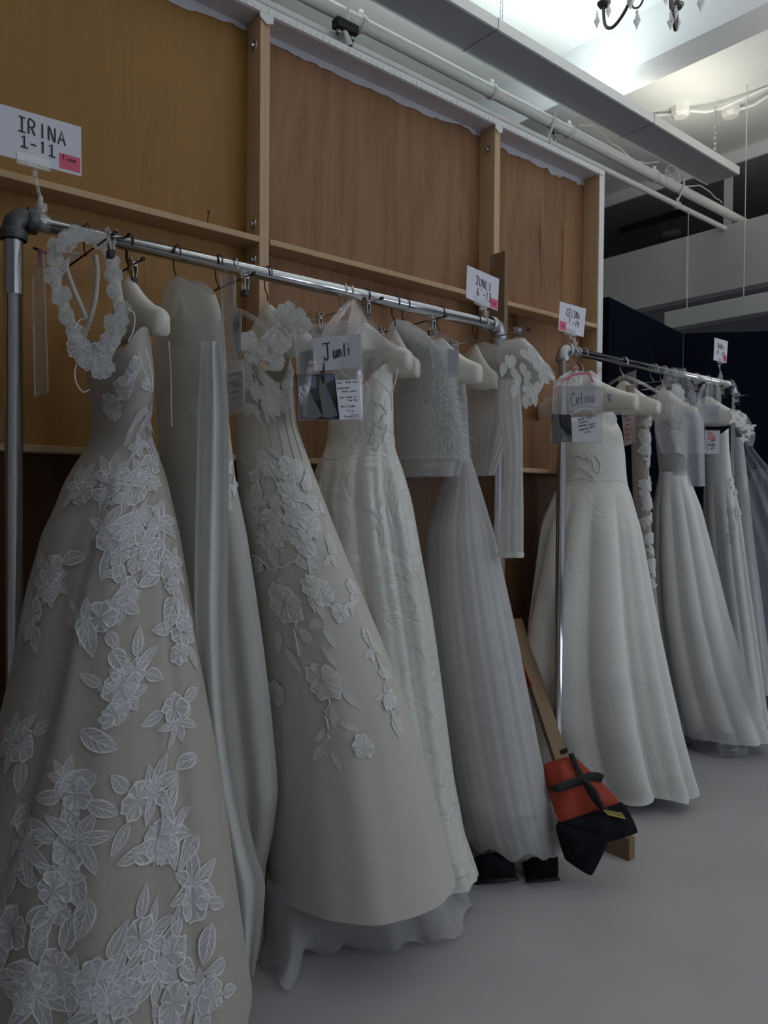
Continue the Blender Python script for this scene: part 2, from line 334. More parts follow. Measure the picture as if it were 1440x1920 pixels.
MB().box((-1.1, YP + .013, ZT - .0), (3.249, YP + .06, ZT + .02)).build('cap_strip', M['paint_grey'], pt)
for i in range(4):                                   # ragged paint run over the top of each panel
    a, b = studs[i][1] + .001, studs[i+1][0] - .001; n = 60; r = random.Random(i); low = []; z = .02
    for k in range(n + 1):
        z += r.uniform(-.006, .006); z += (.018 - z) * .15
        if r.random() < .05: z += .010
        low.append(ZT - .03 - max(.004, z))
    P = [[(a + (b-a)*k/n, YP - .002, ZT - .026) for k in range(n+1)], [(a + (b-a)*k/n, YP - .003, low[k]) for k in range(n+1)]]
    MB().grid(P).build('paint_run', M['paint_grey'], pt)
    MB().box((a, YFr + .002, ZT - .028), (b, YP - .004, ZT - .0255)).build('painted_underside', M['paint_grey'], pt)
tk = MB()                                            # printed ticks of the tape along the top and end edge
for k in range(150):
    x = -.9 + k*.0277
    if x < 3.2: tk.box((x, YFr - .0055, ZT - .024), (x + .0016, YFr - .0045, ZT - (.014 if k % 4 else .008)))
for k in range(100): tk.box((3.243, YFr - .0045, .1 + k*.029), (3.2475, YFr - .0035, .1016 + k*.029))
tag(tk.build('tape_ticks', M['paint_grey'], pt), kind='stuff')
pb = MB(); r = random.Random(5)
for (sx, s2) in ((1.288, 1.329), (2.443, 2.478)):
    pb.prism([(sx - .006, YFr - .007, ZT - .028), (s2 + .006, YFr - .007, ZT - .028), (s2 + .004, YFr - .007, ZT - .052), (sx + .02, YFr - .007, ZT - .060), (sx - .004, YFr - .007, ZT - .044)], (0, .006, 0))
pb.build('paint_drip', M['paint_white'], pt)
def bolt(x, y, z):
    b = MB().lathe([(0, -.010), (.008, -.010), (.009, -.004), (.009, 0), (.018, 0), (.019, .003), (0, .003)], (x - .003, y, z), 10, axis='x')
    b.build('bolt', M['steel'], pt, smooth=False)
for (x, y, z) in ((1.288, 2.25, 2.93), (1.288, 2.25, 2.335), (1.288, 2.25, 2.215), (2.443, 2.25, 2.93), (2.443, 2.25, 2.335), (1.288, 2.25, 1.2)): bolt(x, y, z)
n_ = onY(388, 420, 2.25); MB().tube([(n_.x, 2.25, 2.285), (n_.x + .004, 2.247, 2.335)], .0018, 6).lathe([(0, 0), (.005, 0), (.005, .002), (0, .002)], (n_.x + .004, 2.247, 2.335), 8).build('nail', M['wire'], pt)
# ------------------------------------------------------------------ dark folding panels beyond the second rack
def vflat(name, A, B, label):
    A = Vector((A[0], A[1], 0)); B = Vector((B[0], B[1], 0)); d = (B - A).normalized(); n = Vector((-d.y, d.x, 0)) * .045
    t = empty(name, A, label, 'panel', 'black folding panels')
    o = MB().prism([A, B, B + n, A + n], (0, 0, 2.44)).build('board', M['black'], t); bevel(o, .004)
    o = MB().prism([A + d*.02 - n*.12, A + d*.05 - n*.12, A + d*.05, A + d*.02], (0, 0, 2.44)).build('edge_tape', M['blackcloth'], t)
    return t
vflat('folding_panel', (4.375, 2.445), (3.30, 2.255), 'matt black board panel behind the second rack, edge beside the plywood partition')
vflat('folding_panel', (5.15, 1.585), (4.415, 2.41), 'matt black board panel behind the far end of the second rack')
# ------------------------------------------------------------------ pipes
def pipe(name, y, z, r, x0, x1, label):
    t = empty(name, (x0, y, z), label, 'pipe'); MB().tube([(x0, y, z), (x1, y, z)], r, 16).build('tube', M['pipe'], t, True); return t
pa = pipe('ceiling_pipe', 2.65, 3.50, .031, -1.5, 7.0, 'thick white painted pipe, higher of the two, above the plywood partition')
pb_ = pipe('sprinkler_pipe', 2.65, 3.386, .0175, -1.5, 5.40, 'thin white painted pipe just above the top of the partition')
def clampring(par, x, y, z, r):
    MB().lathe([(r, -.012), (r + .007, -.012), (r + .007, .012), (r, .012)], (x, y, z), 14, axis='x').box((x - .01, y - .006, z + r), (x + .01, y + .006, z + r + .03)).build('pipe_clamp', M['pipe'], par, True)
for x in (1.55, 2.05, 2.9, 3.55, 4.45): clampring(pa, x, 2.65, 3.5, .031)
for px in (1028, 1270):
    q = onY(px, 300 if px < 1100 else 390, 2.65); x = q.x; clampring(pb_, x, 2.65, 3.386, .0175)
    MB().tube([(x, 2.65, 3.41), (x, 2.605, 3.50), (x, 2.605, 3.56)], .006, 6).build('hanger_rod', M['pipe'], pb_, True)
q = onY(1034, 275, 2.65)
MB().lathe([(.0, 0), (.009, 0), (.010, .02), (.006, .03), (.006, .05), (.022, .052), (.022, .056), (0, .056)], (q.x + .03, 2.65, 3.402), 10).build('sprinkler_head', M['galv'], pb_, True)
for k, (x, s) in enumerate(((3.6, 1), (4.55, -1))):   # loose white cables tied along the thick pipe
    pts = [(x + .1*i, 2.62 - .035*math.sin(i*.9)*s, 3.54 + .02*math.sin(i*1.7 + k)) for i in range(9)]
    MB().tube(pts, .004, 6).build('cable', M['pipe'], pa, True)
MB().tube([(4.55 + .09*math.cos(a), 2.58, 3.50 + .07*math.sin(a)) for a in [i*.5 for i in range(14)]], .0035, 6).build('cable_loop', M['pipe'], pa, True)
q = onY(640, 70, 2.62)
pt2 = empty('pipe_mount', (q.x, 2.60, 3.42), 'small black and white bracket clamped under the thick pipe', 'bracket')
MB().box((q.x - .05, 2.575, 3.392), (q.x + .06, 2.620, 3.428)).build('plate', M['rubber'], pt2)
for k in range(3): MB().lathe([(0, 0), (.012, 0), (.014, .012), (.008, .02), (0, .02)], (q.x - .03 + .035*k, 2.60, 3.37), 8).build('terminal', M['galv'], pt2, True)
MB().tube([(q.x, 2.60, 3.395), (q.x + .01, 2.595, 3.365), (q.x + .02, 2.595, 3.335)], [.012, .016, .02], 8).build('knob', M['pipe'], pt2, True)
MB().tube([(q.x + .02, 2.60, 3.42), (q.x + .015, 2.59, 3.6), (q.x + .02, 2.6, ZC)], .007, 6).build('cord', M['pipe'], pt2, True)
# ------------------------------------------------------------------ hanging light trough
FX0, FX1, FY0, FY1, FZ = .2, 5.0, 2.36, 2.585, 3.57
lt = empty('hanging_light', (2.6, 2.47, FZ), 'long white hanging light trough with dark underside above the racks', 'light')
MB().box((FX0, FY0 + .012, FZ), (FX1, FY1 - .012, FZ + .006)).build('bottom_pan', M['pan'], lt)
for y0, y1 in ((FY0, FY0 + .012), (FY1 - .012, FY1)):
    MB().box((FX0, y0, FZ - .001), (FX1, y1, FZ + .05)).build('side_rail', M['paint_white'], lt)
for x in (FX0, FX1 - .006): MB().box((x, FY0 + .012, FZ + .006), (x + .006, FY1 - .012, FZ + .05)).build('end_cap', M['paint_white'], lt)
for x in (2.62, 3.95): MB().box((x, FY0 - .002, FZ - .003), (x + .004, FY1 + .001, FZ + .051)).build('joint', M['walldark'], lt)
m, nt, b, o = mat('lamp tube'); b.inputs['Emission Color'].default_value = (.85, 1, .97, 1); b.inputs['Emission Strength'].default_value = 3; M['tube'] = m
for k in range(4): MB().tube([(.35 + 1.17*k, 2.47, FZ + .026), (1.45 + 1.17*k, 2.47, FZ + .026)], .012, 10).build('lamp_tube', M['tube'], lt, True)
area('trough_light', (2.0, 2.47, FZ + .055), (0, 0, 1), 3.3, .16, 14.5, (.88, .99, .97))
area('trough_light_warm', (4.42, 2.47, FZ + .055), (0, 0, 1), 1.05, .16, 2.5, (1.0, .95, .80))
for k, (yy, zz) in enumerate(((.7, 3.05), (-1.3, 3.05))):        # unseen troughs, added to brighten the ceiling and the room by bounce
    t = empty('hanging_light', (3.2, yy, zz), ('unseen white light trough added over the aisle to brighten the ceiling', 'unseen white light trough added toward the window wall to brighten the ceiling')[k], 'light')
    MB().box((.2, yy - .1, zz), (5.2, yy + .1, zz + .006)).build('bottom_pan', M['pan'], t)
    for s in (-1, 1): MB().box((.2, yy + s*.1 - .006, zz), (5.2, yy + s*.1 + .006, zz + .05)).build('side_rail', M['paint_white'], t)
    for x in (.8, 4.6): MB().tube([(x, yy, zz + .006), (x, yy, ZC)], .004, 6).build('hanger_rod', M['steel'], t)
    area('trough_light', (2.2, yy, zz + .055), (0, 0, 1), 3.8, .16, 14, (.97, .98, 1.0)); area('trough_light_warm', (4.65, yy, zz + .055), (0, 0, 1), 1.0, .16, 9, (1.0, .95, .82))  # warm end is a fill added for the far ceiling bay
def chain(name, x, y, z0, z1, label):
    t = empty(name, (x, y, z0), label, 'chain', 'chains of the light trough'); n = max(2, int((z1 - z0) / .034)); st = (z1 - z0) / n
    for i in range(n):
        zc = z0 + st*(i + .5); L = st*.36; pts = []
        for k in range(14):
            a = 2*math.pi*k/14; u = .008*math.cos(a); v = .010*math.sin(a) + (L if math.sin(a) > 0 else -L)
            pts.append((x + (u if i % 2 else 0), y + (0 if i % 2 else u), zc + v))
        MB().tube(pts, .0022, 5, closed=True).build('link', M['steel'], t, True)
chain('support_chain', onY(940, 40, 2.40).x, 2.40, FZ + .05, ZC, 'steel chain hanging from the ceiling to the middle of the light trough')
chain('support_chain', 4.84, 2.45, FZ + .05, ZC - .05, 'steel chain hanging from the ceiling box to the end of the light trough')
def jbox(x, y, label):
    t = empty('junction_box', (x, y, ZC), label, 'box', 'white ceiling boxes')
    MB().lathe([(0, -.055), (.05, -.055), (.062, -.045), (.062, 0)], (x, y, ZC), 8).build('body', M['pipe'], t)
    MB().lathe([(0, -.064), (.045, -.064), (.055, -.056), (.055, -.052)], (x, y, ZC), 8).build('cover', M['pipe'], t); return t
jbox(4.78, 2.66, 'white octagonal ceiling box beside the light trough')
jbox(5.03, 2.44, 'white octagonal ceiling box above the end of the light trough')
cdt = empty('conduit', (4.9, 2.6, ZC - .03), 'white painted conduit running across the ceiling to the octagonal boxes', 'conduit')
MB().tube([(4.6, 3.1, ZC - .02), (4.70, 2.80, ZC - .025), (4.78, 2.70, ZC - .03)], .010, 8).build('run', M['pipe'], cdt, True)
MB().tube([(4.80, 2.62, ZC - .03), (4.86, 2.52, ZC - .055), (4.90, 2.44, ZC - .05), (4.93, 2.2, ZC - .02), (4.96, 1.2, ZC - .015), (5.0, -.5, ZC - .015)], .010, 8).build('run', M['pipe'], cdt, True)
MB().tube([(5.04, 2.40, ZC - .03), (5.02, 2.28, ZC - .05), (4.99, 2.10, ZC - .02), (5.0, 1.2, ZC - .015), (5.03, -.5, ZC - .015)], .010, 8).build('run', M['pipe'], cdt, True)
# ------------------------------------------------------------------ things on the far bulkhead
va = empty('hanging_valance', (4.8, 2.0, 2.6), 'long white box beam hung on two thin rods in front of the bulkhead', 'beam')
bevel(MB().box((4.8, -.5, 2.584), (4.9, 2.77, 2.706)).build('box', M['wall'], va), .006)
for y, zt in ((2.62, 3.37), (2.24, ZC)):
    MB().tube([(4.83, y, 2.70), (4.83, y, zt)], .003, 6).build('rod', M['paint_grey'], va)
MB().tube([(6.23, 4.05, SOF - .03), (6.23, 3.4, SOF - .03)], .03, 6).build('housing', M['rubber'], empty('track_light', (6.23, 3.7, SOF), 'black track bar on the dark ceiling beyond the partition', 'light'))
q = onX(1257, 449, XBH + .05)
sb = empty('spotlight', (q.x, q.y, 3.405), 'small black lamp lying on top of the bulkhead', 'light')
MB().lathe([(0, -.09), (.045, -.085), (.05, .04), (.055, .06), (0, .06)], (q.x, q.y, 3.455), 12, axis='y').build('barrel', M['rubber'], sb, True)
q = onX(1365, 380, 5.80)
MB().box((5.78, q.y - .024, 3.0), (5.83, q.y + .024, SOF + .01)).build('shaft', M['paint_grey'], empty('support_post', (5.8, q.y, 3.4), 'grey square post between ceiling and bulkhead', 'post'))
# ------------------------------------------------------------------ pipe racks
RZ = 2.067; RR = .0198
def rack(x0, x1, y, label):
    t = empty('garment_rack', (x0, y, 0), label, 'rack')
    MB().tube([(x0 + .03, y, RZ), (x1 - .03, y, RZ)], RR, 20).build('rail', M['chrome'], t, True)
    for x, s in ((x0, 1), (x1, -1)):
        MB().tube([(x, y, .03), (x, y, RZ - .04)], RR, 20).build('post', M['chrome'], t, True)
        e = MB().tube([(x, y, RZ - .048), (x, y, RZ - .038), (x, y, RZ - .026), (x + s*.004, y, RZ - .012), (x + s*.012, y, RZ - .003), (x + s*.024, y, RZ), (x + s*.034, y, RZ), (x + s*.046, y, RZ)], [.027, .027, .025, .025, .025, .025, .027, .027], 18)
        e.lathe([(.029, -.012), (.031, -.008), (.031, .008), (.029, .012)], (x, y, RZ - .042), 18); e.lathe([(.029, -.012), (.031, -.008), (.031, .008), (.029, .012)], (x + s*.040, y, RZ), 18, axis='x')
        e.build('elbow', M['iron' if (x0 < 1 and s == 1) else 'galv'], t, True)
        MB().lathe([(.075, -.05), (.075, -.042), (.03, -.036), (.027, 0), (.024, .005), (.019, .005)], (x, y, .05), 18).build('floor_flange', M['galv'], t, True)
        MB().lathe([(.0215, -.13), (.0215, 0)], (x, y, RZ - .050), 18).build('tape_wrap', M['steel'], t, True) if (x0 < 1 and s == 1) else None
    return t
KR = 1.097; Y1, Y2 = 1.75*KR, 1.85*KR
rack(.42*KR, 1.965*KR, Y1, 'chrome pipe garment rack with dark elbow, nearer of the two racks')
rack(2.455*KR, 3.885*KR, Y2, 'chrome pipe garment rack farther away beside the black panels')
def railX(px, y):                                  # where the vertical plane of a rail meets pixel column px
    d = ray(px, 940); return d.x / d.y * y
# ------------------------------------------------------------------ hangers
def hook(mb, x, y, z0, tilt=0.0, r=.0019, mi=0, R=.0245):
    pts = [(x, y, z0), (x + tilt*.3, y, z0 + (RZ - .055 - z0)*.6), (x + tilt*.6, y + .004, RZ - .055), (x + tilt*.8, y + .016, RZ - .038)]
    for k in range(11):
        a = math.radians(-42 + k*25); pts.append((x + tilt, y + R*math.cos(a), RZ + R*math.sin(a)))
    mb.tube(pts, r, 6, mi)
def padded_hanger(px, y, label, half=.17, top=None, drop=.129, thick=.046, endh=.066, group='ivory padded satin hangers', m='satin', lean=0.0, dark=True, skew=0.0):
    x = railX(px, y); half *= KR; zt = top if top is not None else RZ - .065; ze = zt - drop
    t = empty('padded_hanger', (x, y, zt), label, 'hanger', group)
    P = []; n = 30
    for i in range(n + 1):
        s = -1 + 2*i/n; s = math.copysign(abs(s)**.8, s) if abs(s) > .8 else s; a = min(1, math.sqrt(s*s + .012)); yy = y + s*half
        edge = min(1, (1 - abs(s))*14); ztop = ze + drop*max(0, 1 - a)**1.5 - .006*(1 - edge); zb = ze - endh - .004*math.sin(5*s + px) + .012*(1 - a)
        h = ztop - zb; th = thick*(1.0 - .18*a)*(.80 + .20*edge); cx = x + skew*s + .022*a*a; ring = []
        for k in range(18):
            q = 2*math.pi*k/18; c, sn = math.cos(q), math.sin(q)
            wv = 1 + .10*math.sin(9*s + k*.2 + px)*(1 if sn < 0 else 0); w_ = th/2*math.copysign(abs(c)**.7, c)*(1 if sn < 0 else .45 + .55*math.sqrt(max(0, 1 - sn*sn)))
            ring.append((cx + w_*wv, yy, zb + h*(.5 + .5*math.copysign(abs(sn)**.6, sn))))
        P.append(ring)
    b = MB().grid(P, wrap=True)
    b.f.append(list(range(18))[::-1]); b.m.append(0); b.f.append([len(b.v) - 18 + k for k in range(18)]); b.m.append(0)
    b.build('padded_body', M[m], t, True)
    h = MB(); hook(h, x, y, zt - .012, lean); h.build('hook', M['wire' if dark else 'steel'], t, True)
    MB().box((x - thick*.46, y - .032, ze + .012), (x - thick*.40, y + .030, ze + .020)).build('label_fold', M['satinpale'], t)
    return t
def clip_hanger(px, y, label, half=.19, z=None, yaw=0.0, dark=False, clips=(-.86, .86), group='metal clip hangers'):
    x = railX(px, y); half *= KR; zb = kz(z)
    t = empty('clip_hanger', (x, y, zb), label, 'hanger', group)
    d = Vector((math.sin(yaw), math.cos(yaw), 0)); c = Vector((x, y, zb))
    MB().tube([c - d*half, c + d*half], .0026, 8).build('bar', M['steel' if not dark else 'wire'], t, True)
    h = MB(); hook(h, x, y, zb, 0); h.build('hook', M['steel' if not dark else 'wire'], t, True)
    for s in (-1, 1):
        MB().tube([c + d*s*half, c + d*s*(half + .012)], .005, 8).build('rubber_tip', M['rubber'], t, True)
    for s in clips:
        q = c + d*half*s; u = d; nx = Vector((d.y, -d.x, 0))
        k = MB()
        for sg in (-1, 1):
            P = [[q + u*w + nx*sg*o + Vector((0, 0, zz)) for w in (-.011, .011)] for zz, o in ((.016, .011), (.004, .005), (-.016, .006), (-.040, .0025))]
            k.grid(P)
        k.tube([q - u*.012, q + u*.012], .005, 8)
        ck = k.build('clip', M['steel'], t); sm = ck.modifiers.new('solid', 'SOLIDIFY'); sm.thickness = .0014
        e = MB().prism([q - u*.0125 + nx*sg_ for sg_ in (-.006, .006)] + [q + u*.0125 + nx*sg_ for sg_ in (.006, -.006)], (0, 0, -.016)); 
        for i in range(len(e.v)): e.v[i] = (e.v[i][0], e.v[i][1], e.v[i][2] - .034)
        e.build('clip_jaw', M['rubber'], ck)
    return t
def clear_hanger(px, y, label, half=.20, z=None, skew=0.0):
    x = railX(px, y); half *= KR; zt = kz(z)
    t = empty('clear_hanger', (x, y, zt), label, 'hanger', 'clear plastic hangers')
    pts = [(x + skew*s, y + half*s, zt - .105*abs(s)**1.25) for s in [-1 + .1*i for i in range(21)]]
    b = MB().tube(pts, .0075, 8); b.tube([pts[0], (x, y, zt - .125), pts[-1]], .005, 6); b.build('arms', M['acrylic'], t, True)
    h = MB(); hook(h, x, y, zt); h.build('hook', M['steel'], t, True)
    return t
# ------------------------------------------------------------------ gowns: a closed cloth shell whose cross-section is an ellipse per height
def fit(rows, Y0, k0):
    out = []
    for r in rows:
        py, xl, xr = r[:3]; Yc = (r[3] if len(r) > 3 else Y0)*KR; k = r[4] if len(r) > 4 else k0
        a = ray(xl, py); b = ray(xr, py); fl = math.atan2(a.y, a.x); fr = math.atan2(b.y, b.x)
        fm = (fl + fr)/2; hd = (fl - fr)/2; D = Yc/math.sin(fm); cx = D*math.cos(fm)
        pxm = 720 + FPX*math.tan(YAW - fm); d = ray(pxm, py); z = EYE.z + d.z*(D/math.hypot(d.x, d.y))
        nx, ny = -math.sin(fm), math.cos(fm); wy = D*math.sin(hd)/math.sqrt((nx/k)**2 + ny**2)
        out.append((z, cx, Yc, wy/k, wy, D*math.sin(hd), fm))
    return np.array(sorted(out, key=lambda q: -q[0]))
class Gown:
    """P(theta, v): v=0 top edge, v=1 hem. theta=270 deg faces the aisle (-Y), 180 deg faces -X."""
    def __init__(s, rows, Y0, k0, folds=(), amp=(0, 0), fold_z=None, top=None, hem=None, extra=None, smooth=.03, pw=1.0, flat=0):
        R = fit(rows, Y0, k0); zz = np.linspace(R[0, 0], R[-1, 0], 240); C = [np.interp(-zz, -R[:, 0], R[:, i]) for i in range(1, 7)]; s.flat = flat
        n = max(1, int(smooth/abs(zz[1]-zz[0]))); ker = np.exp(-np.linspace(-2, 2, 2*n+1)**2); ker /= ker.sum()
        C = [np.convolve(np.pad(c, n, mode='edge'), ker, 'valid') for c in C]
        s.zz, s.C, s.folds, s.amp, s.top, s.hem, s.extra = zz, C, folds, amp, top, hem, extra
        s.z0, s.z1 = R[0, 0], R[-1, 0]; s.fz = kz(fold_z) if fold_z is not None else s.z0; s.pw = pw; s.K = KR
    def P(s, th, v):
        th, v = np.broadcast_arrays(np.asarray(th, float), np.asarray(v, float))
        zt = s.z0 + (s.top(th) if s.top else 0); zh = s.z1 + (s.hem(th) if s.hem else 0)
        z = zt + (zh - zt)*v
        cx, cy, dx, wy, sw, fm = [np.interp(-z, -s.zz, c) for c in s.C]
        tt = np.clip((s.fz - z)/max(1e-6, s.fz - s.z1), 0, 1)
        A = s.amp[0] + (s.amp[1] - s.amp[0])*tt**.8; A = np.where(z > s.fz, 0, A)*np.clip(tt*8, 0, 1)
        g = 0
        for (n, ph, wt) in s.folds:
            x = n*th + ph + .35*np.sin(2*th + n); g = g + (wt*np.cos(x) if s.pw == 1 else wt*(2*np.abs(np.cos(x/2))**s.pw - 1))
        f = 1 + A*g
        if s.extra: f = f*s.extra(th, 1.42 + (z - 1.42)/s.K, tt)
        x = cx + dx*f*np.cos(th); y = cy + wy*f*np.sin(th)
        if s.flat: x = cx + sw*f*(np.cos(th)*np.sin(fm) + s.flat*np.sin(th)*np.cos(fm)); y = cy + sw*f*(-np.cos(th)*np.cos(fm) + s.flat*np.sin(th)*np.sin(fm))
        yw = 2.19 - .012*np.cos(9*th); y = np.where(y > yw, yw + (y - yw)*.03, y)      # the backs of the skirts are pressed against the partition
        return np.stack([x, y, np.maximum(z, .008)], -1)
    def frame(s, th, v):
        e = 1e-3; p = s.P(th, v); a = (s.P(th + e, v) - s.P(th - e, v))/(2*e); b = (s.P(th, v + e) - s.P(th, v - e))/(2*e)
        n = np.cross(a, b); n = -n/np.maximum(1e-9, np.linalg.norm(n, axis=-1, keepdims=True)); 
        c = p - np.stack([np.interp(-p[..., 2], -s.zz, s.C[0]), np.interp(-p[..., 2], -s.zz, s.C[1]), p[..., 2]], -1)
        sg = np.sign((n*c).sum(-1, keepdims=True)); return p, np.linalg.norm(a, axis=-1), np.linalg.norm(b, axis=-1), n*sg
    def v_of(s, z): return (1.42 + (z - 1.42)*s.K - s.z0)/(s.z1 - s.z0)
    def mesh(s, nth=128, nv=70, v0=0.0, v1=1.0, off=0.0, th0=0.0, th1=2*math.pi):
        full = th1 - th0 > 6.28; th = np.linspace(th0, th1, nth, endpoint=not full); v = np.linspace(v0, v1, nv)
        T, V = np.meshgrid(th, v)
        if off: p, _, _, nn = s.frame(T, V); P = p + nn*off
        else: P = s.P(T, V)
        return MB().grid(P.tolist(), wrap=full)
    def locate(s, px, py):                      # theta, v of the visible surface point under a pixel of the layout
        best = None
        d = np.array(ray(px, py)); e = np.array(EYE)
        th = np.linspace(math.radians(150), math.radians(345), 90); v = np.linspace(0.01, .995, 120); T, V = np.meshgrid(th, v)
        P = s.P(T, V) - e; t = P @ d/(d @ d); q = P - t[..., None]*d; dist = np.linalg.norm(q, axis=-1)/t
        ok = dist < dist.min() + .004; i = np.argmin(np.where(ok, t, 99)); return T.ravel()[i], V.ravel()[i]
def motif_uv(s, th0, v0, pts, lift=.004, rot=0.0):
    """lay flat motif points (x, y, h) on the gown around (th0, v0)"""
    p, la, lb, n = s.frame(th0, v0); c, sn = math.cos(rot), math.sin(rot); q = np.array(pts)
    x = q[:, 0]*c - q[:, 1]*sn; y = q[:, 0]*sn + q[:, 1]*c
    th = th0 + x/max(.02, la); v = np.clip(v0 - y/lb, .002, .999)
    pp, _, _, nn = s.frame(th, v); return (pp + nn*(lift + q[:, 2:3])).tolist()
def leaf_pts(L, W, n=8, m=5, x0=0, y0=0, ang=0, cup=.05, bend=.12):
    P, U, F = [], [], []
    for i in range(n + 1):
        u = i/n; w = W/2*(math.sin(math.pi*min(1, u**.75))**.85 if u < 1 else 0) + .0006
        for j in range(m):
            vv = j/(m-1)*2 - 1; x = vv*w + bend*L*(u*u - u)*.6; y = u*L
            X = x*math.cos(ang) - y*math.sin(ang) + x0; Y = x*math.sin(ang) + y*math.cos(ang) + y0
            P.append((X, Y, cup*L*vv*vv*.15)); U.append((u*.86, j/(m-1)))
    for i in range(n):
        for j in range(m - 1): a = i*m + j; F.append((a, a+1, a+m+1, a+m))
    return P, U, F
def flower_pts(R, petals=5, seed=0, ruffle=.10):
    rr = random.Random(seed); P, U, F = [], [], []; n = 6; m = 9
    for k in range(petals):
        b = len(P); a0 = 2*math.pi*k/petals + rr.uniform(-.15, .15); sp = math.pi/petals*rr.uniform(1.15, 1.45); ln = R*rr.uniform(.82, 1.12); ph = rr.uniform(0, 6)
        for i in range(n + 1):
            u = i/n; r = .05 + .95*u
            for j in range(m):
                vv = j/(m-1)*2 - 1; rad = ln*r*(1 - .30*abs(vv)**3*u) * (1 + ruffle*u*u*math.sin(vv*8 + ph)*.6)
                a = a0 + vv*sp*(.72 + .28*min(1, u*1.6)); P.append((rad*math.cos(a), rad*math.sin(a), (.0012*k + .0012*math.sin(vv*5 + ph)*u)*min(1, R/.03))); U.append((u, j/(m-1)))
        for i in range(n):
            for j in range(m - 1): a = b + i*m + j; F.append((a, a+1, a+m+1, a+m))
    return P, U, F
def merge(*L):
    P, U, F = [], [], []
    for p, u, f in L: b = len(P); P += p; U += u; F += [tuple(b + i for i in q) for q in f]
    return P, U, F
def put(s, par, name, th, v, shape, m, lift=.004, rot=0.0):
    P, U, F = shape; return MB().add(motif_uv(s, th, v, P, lift, rot), F, 0, U).build(name, m, par, True)
def put_flat(par, name, c, ax, ay, an, shape, m):
    P, U, F = shape; c, ax, ay, an = map(Vector, (c, ax, ay, an)); return MB().add([c + ax*p[0] + ay*p[1] + an*p[2] for p in P], F, 0, U).build(name, m, par, True)
def sprig(L, seed=0, n=5):
    r = random.Random(seed); return merge(*[leaf_pts(L*r.uniform(.75, 1.1), L*r.uniform(.36, .46), 6, 5, 0, 0, -math.pi*.62 + 1.24*math.pi*k/(n-1) + r.uniform(-.12, .12)) for k in range(n)])
def smooth_line(P, n):
    P = np.array(P, float); t = np.linspace(0, len(P) - 1, n); i = np.clip(t.astype(int), 0, len(P) - 2); f = (t - i)[:, None]
    p0 = P[np.maximum(i - 1, 0)]; p1 = P[i]; p2 = P[i + 1]; p3 = P[np.minimum(i + 2, len(P) - 1)]
    return .5*((2*p1) + (-p0 + p2)*f + (2*p0 - 5*p1 + 4*p2 - p3)*f*f + (-p0 + 3*p1 - 3*p2 + p3)*f**3)
def cloth_panel(rows, nu=18, nv=60, waves=2, amp=.02, ph=0.0, both=0.0):
    """hanging cloth: rows of (py, xl, xr, distance left, distance right); gathered in waves along its width"""
    R = smooth_line(rows, nv); G = []
    for i, (py, xl, xr, tl, tr) in enumerate(R):
        row = []
        for j in range(nu + 1):
            u = j/nu; px = xl + (xr - xl)*u; t = tl + (tr - tl)*u; t += amp*math.sin(u*waves*2*math.pi + ph + i*.02)*math.sin(math.pi*min(1, .15 + u*.85 if u < .5 else .15 + (1-u)*.85))
            row.append(atT(px, py, t))
        G.append(row)
    return MB().grid(G, uv=[[(j/nu, i/(nv-1)) for j in range(nu+1)] for i in range(nv)])
def ribbon(pts, width, normal, n=40, twist=0.0, uvx=True):
    P = smooth_line(pts, n); G = []; nn = Vector(normal).normalized(); U = []
    for i in range(n):
        a = Vector(P[max(0, i-1)]); b = Vector(P[min(n-1, i+1)]); d = (b - a).normalized(); sd = d.cross(nn).normalized(); wd = width[i*len(width)//n] if isinstance(width, (list, tuple)) else width
        G.append([Vector(P[i]) + sd*wd*(k/4 - .5) + nn*.004*(1 - (k/2 - 1)**2) for k in range(5)]); U.append([(.5, k/4) for k in range(5)])
    return MB().grid(G, uv=U)
def gown(name, x, y, z, label, cat='gown', group=None): return empty(name, (x*KR, y*KR, z), label, cat, group)
D = math.radians

# ================================================================== gown 1: floral lace A-line, leftmost
def g1_extra(th, z, tt):
    t = np.mod(th, 2*math.pi); edge = D(240) - D(34)*np.clip((1.45 - z)/.9, 0, 1)
    st = 1/(1 + np.exp(-(t - edge)/.02)); back = np.clip((t - D(110))/D(40), 0, 1)
    on = np.clip((1.5 - z)/.12, 0, 1); f = 1 - .085*on*back*(1 - st)*np.where(t < edge + .2, 1, 0)
    f = f - .045*on*np.exp(-((t - D(287))/D(4.5))**2) + .03*on*np.exp(-((t - D(279))/D(6))**2)
    return f
rows = [(655, 155, 282, 1.72, 1.9), (700, 160, 288, 1.72, 1.9), (740, 165, 287, 1.72, 1.9), (800, 172, 279, 1.73, 1.7), (835, 164, 290, 1.74, 1.6), (900, 118, 312, 1.72, 1.45), (1000, 65, 335, 1.70, 1.3), (1100, 34, 352, 1.68, 1.2),
        (1250, 0, 378, 1.65, 1.15), (1400, -40, 402, 1.63, 1.1), (1550, -85, 425, 1.62, 1.08), (1700, -130, 445, 1.62, 1.06), (1890, -190, 472, 1.62, 1.05)]
S1 = Gown(rows, 1.72, 1.2, folds=((7, 1.0, .5), (11, .4, .3), (17, 2, .2)), amp=(.02, .045), fold_z=1.5, extra=g1_extra,
          top=lambda th: .02 + .02*np.cos(2*(th - D(100))) - .045*np.exp(-((np.mod(th, 6.2832) - D(243))/D(24))**2), hem=lambda th: .02*np.cos(5*th))
g1 = gown('lace_gown', .58, 1.72, 1.75, 'floral lace A-line gown with petal straps, nearest on the rack, fills the left')
S1.mesh(160, 90).build('gown_body', M['net'], g1, True)
LACE, FLW = M['lace'], M['laceflower']
rl = random.Random(3)
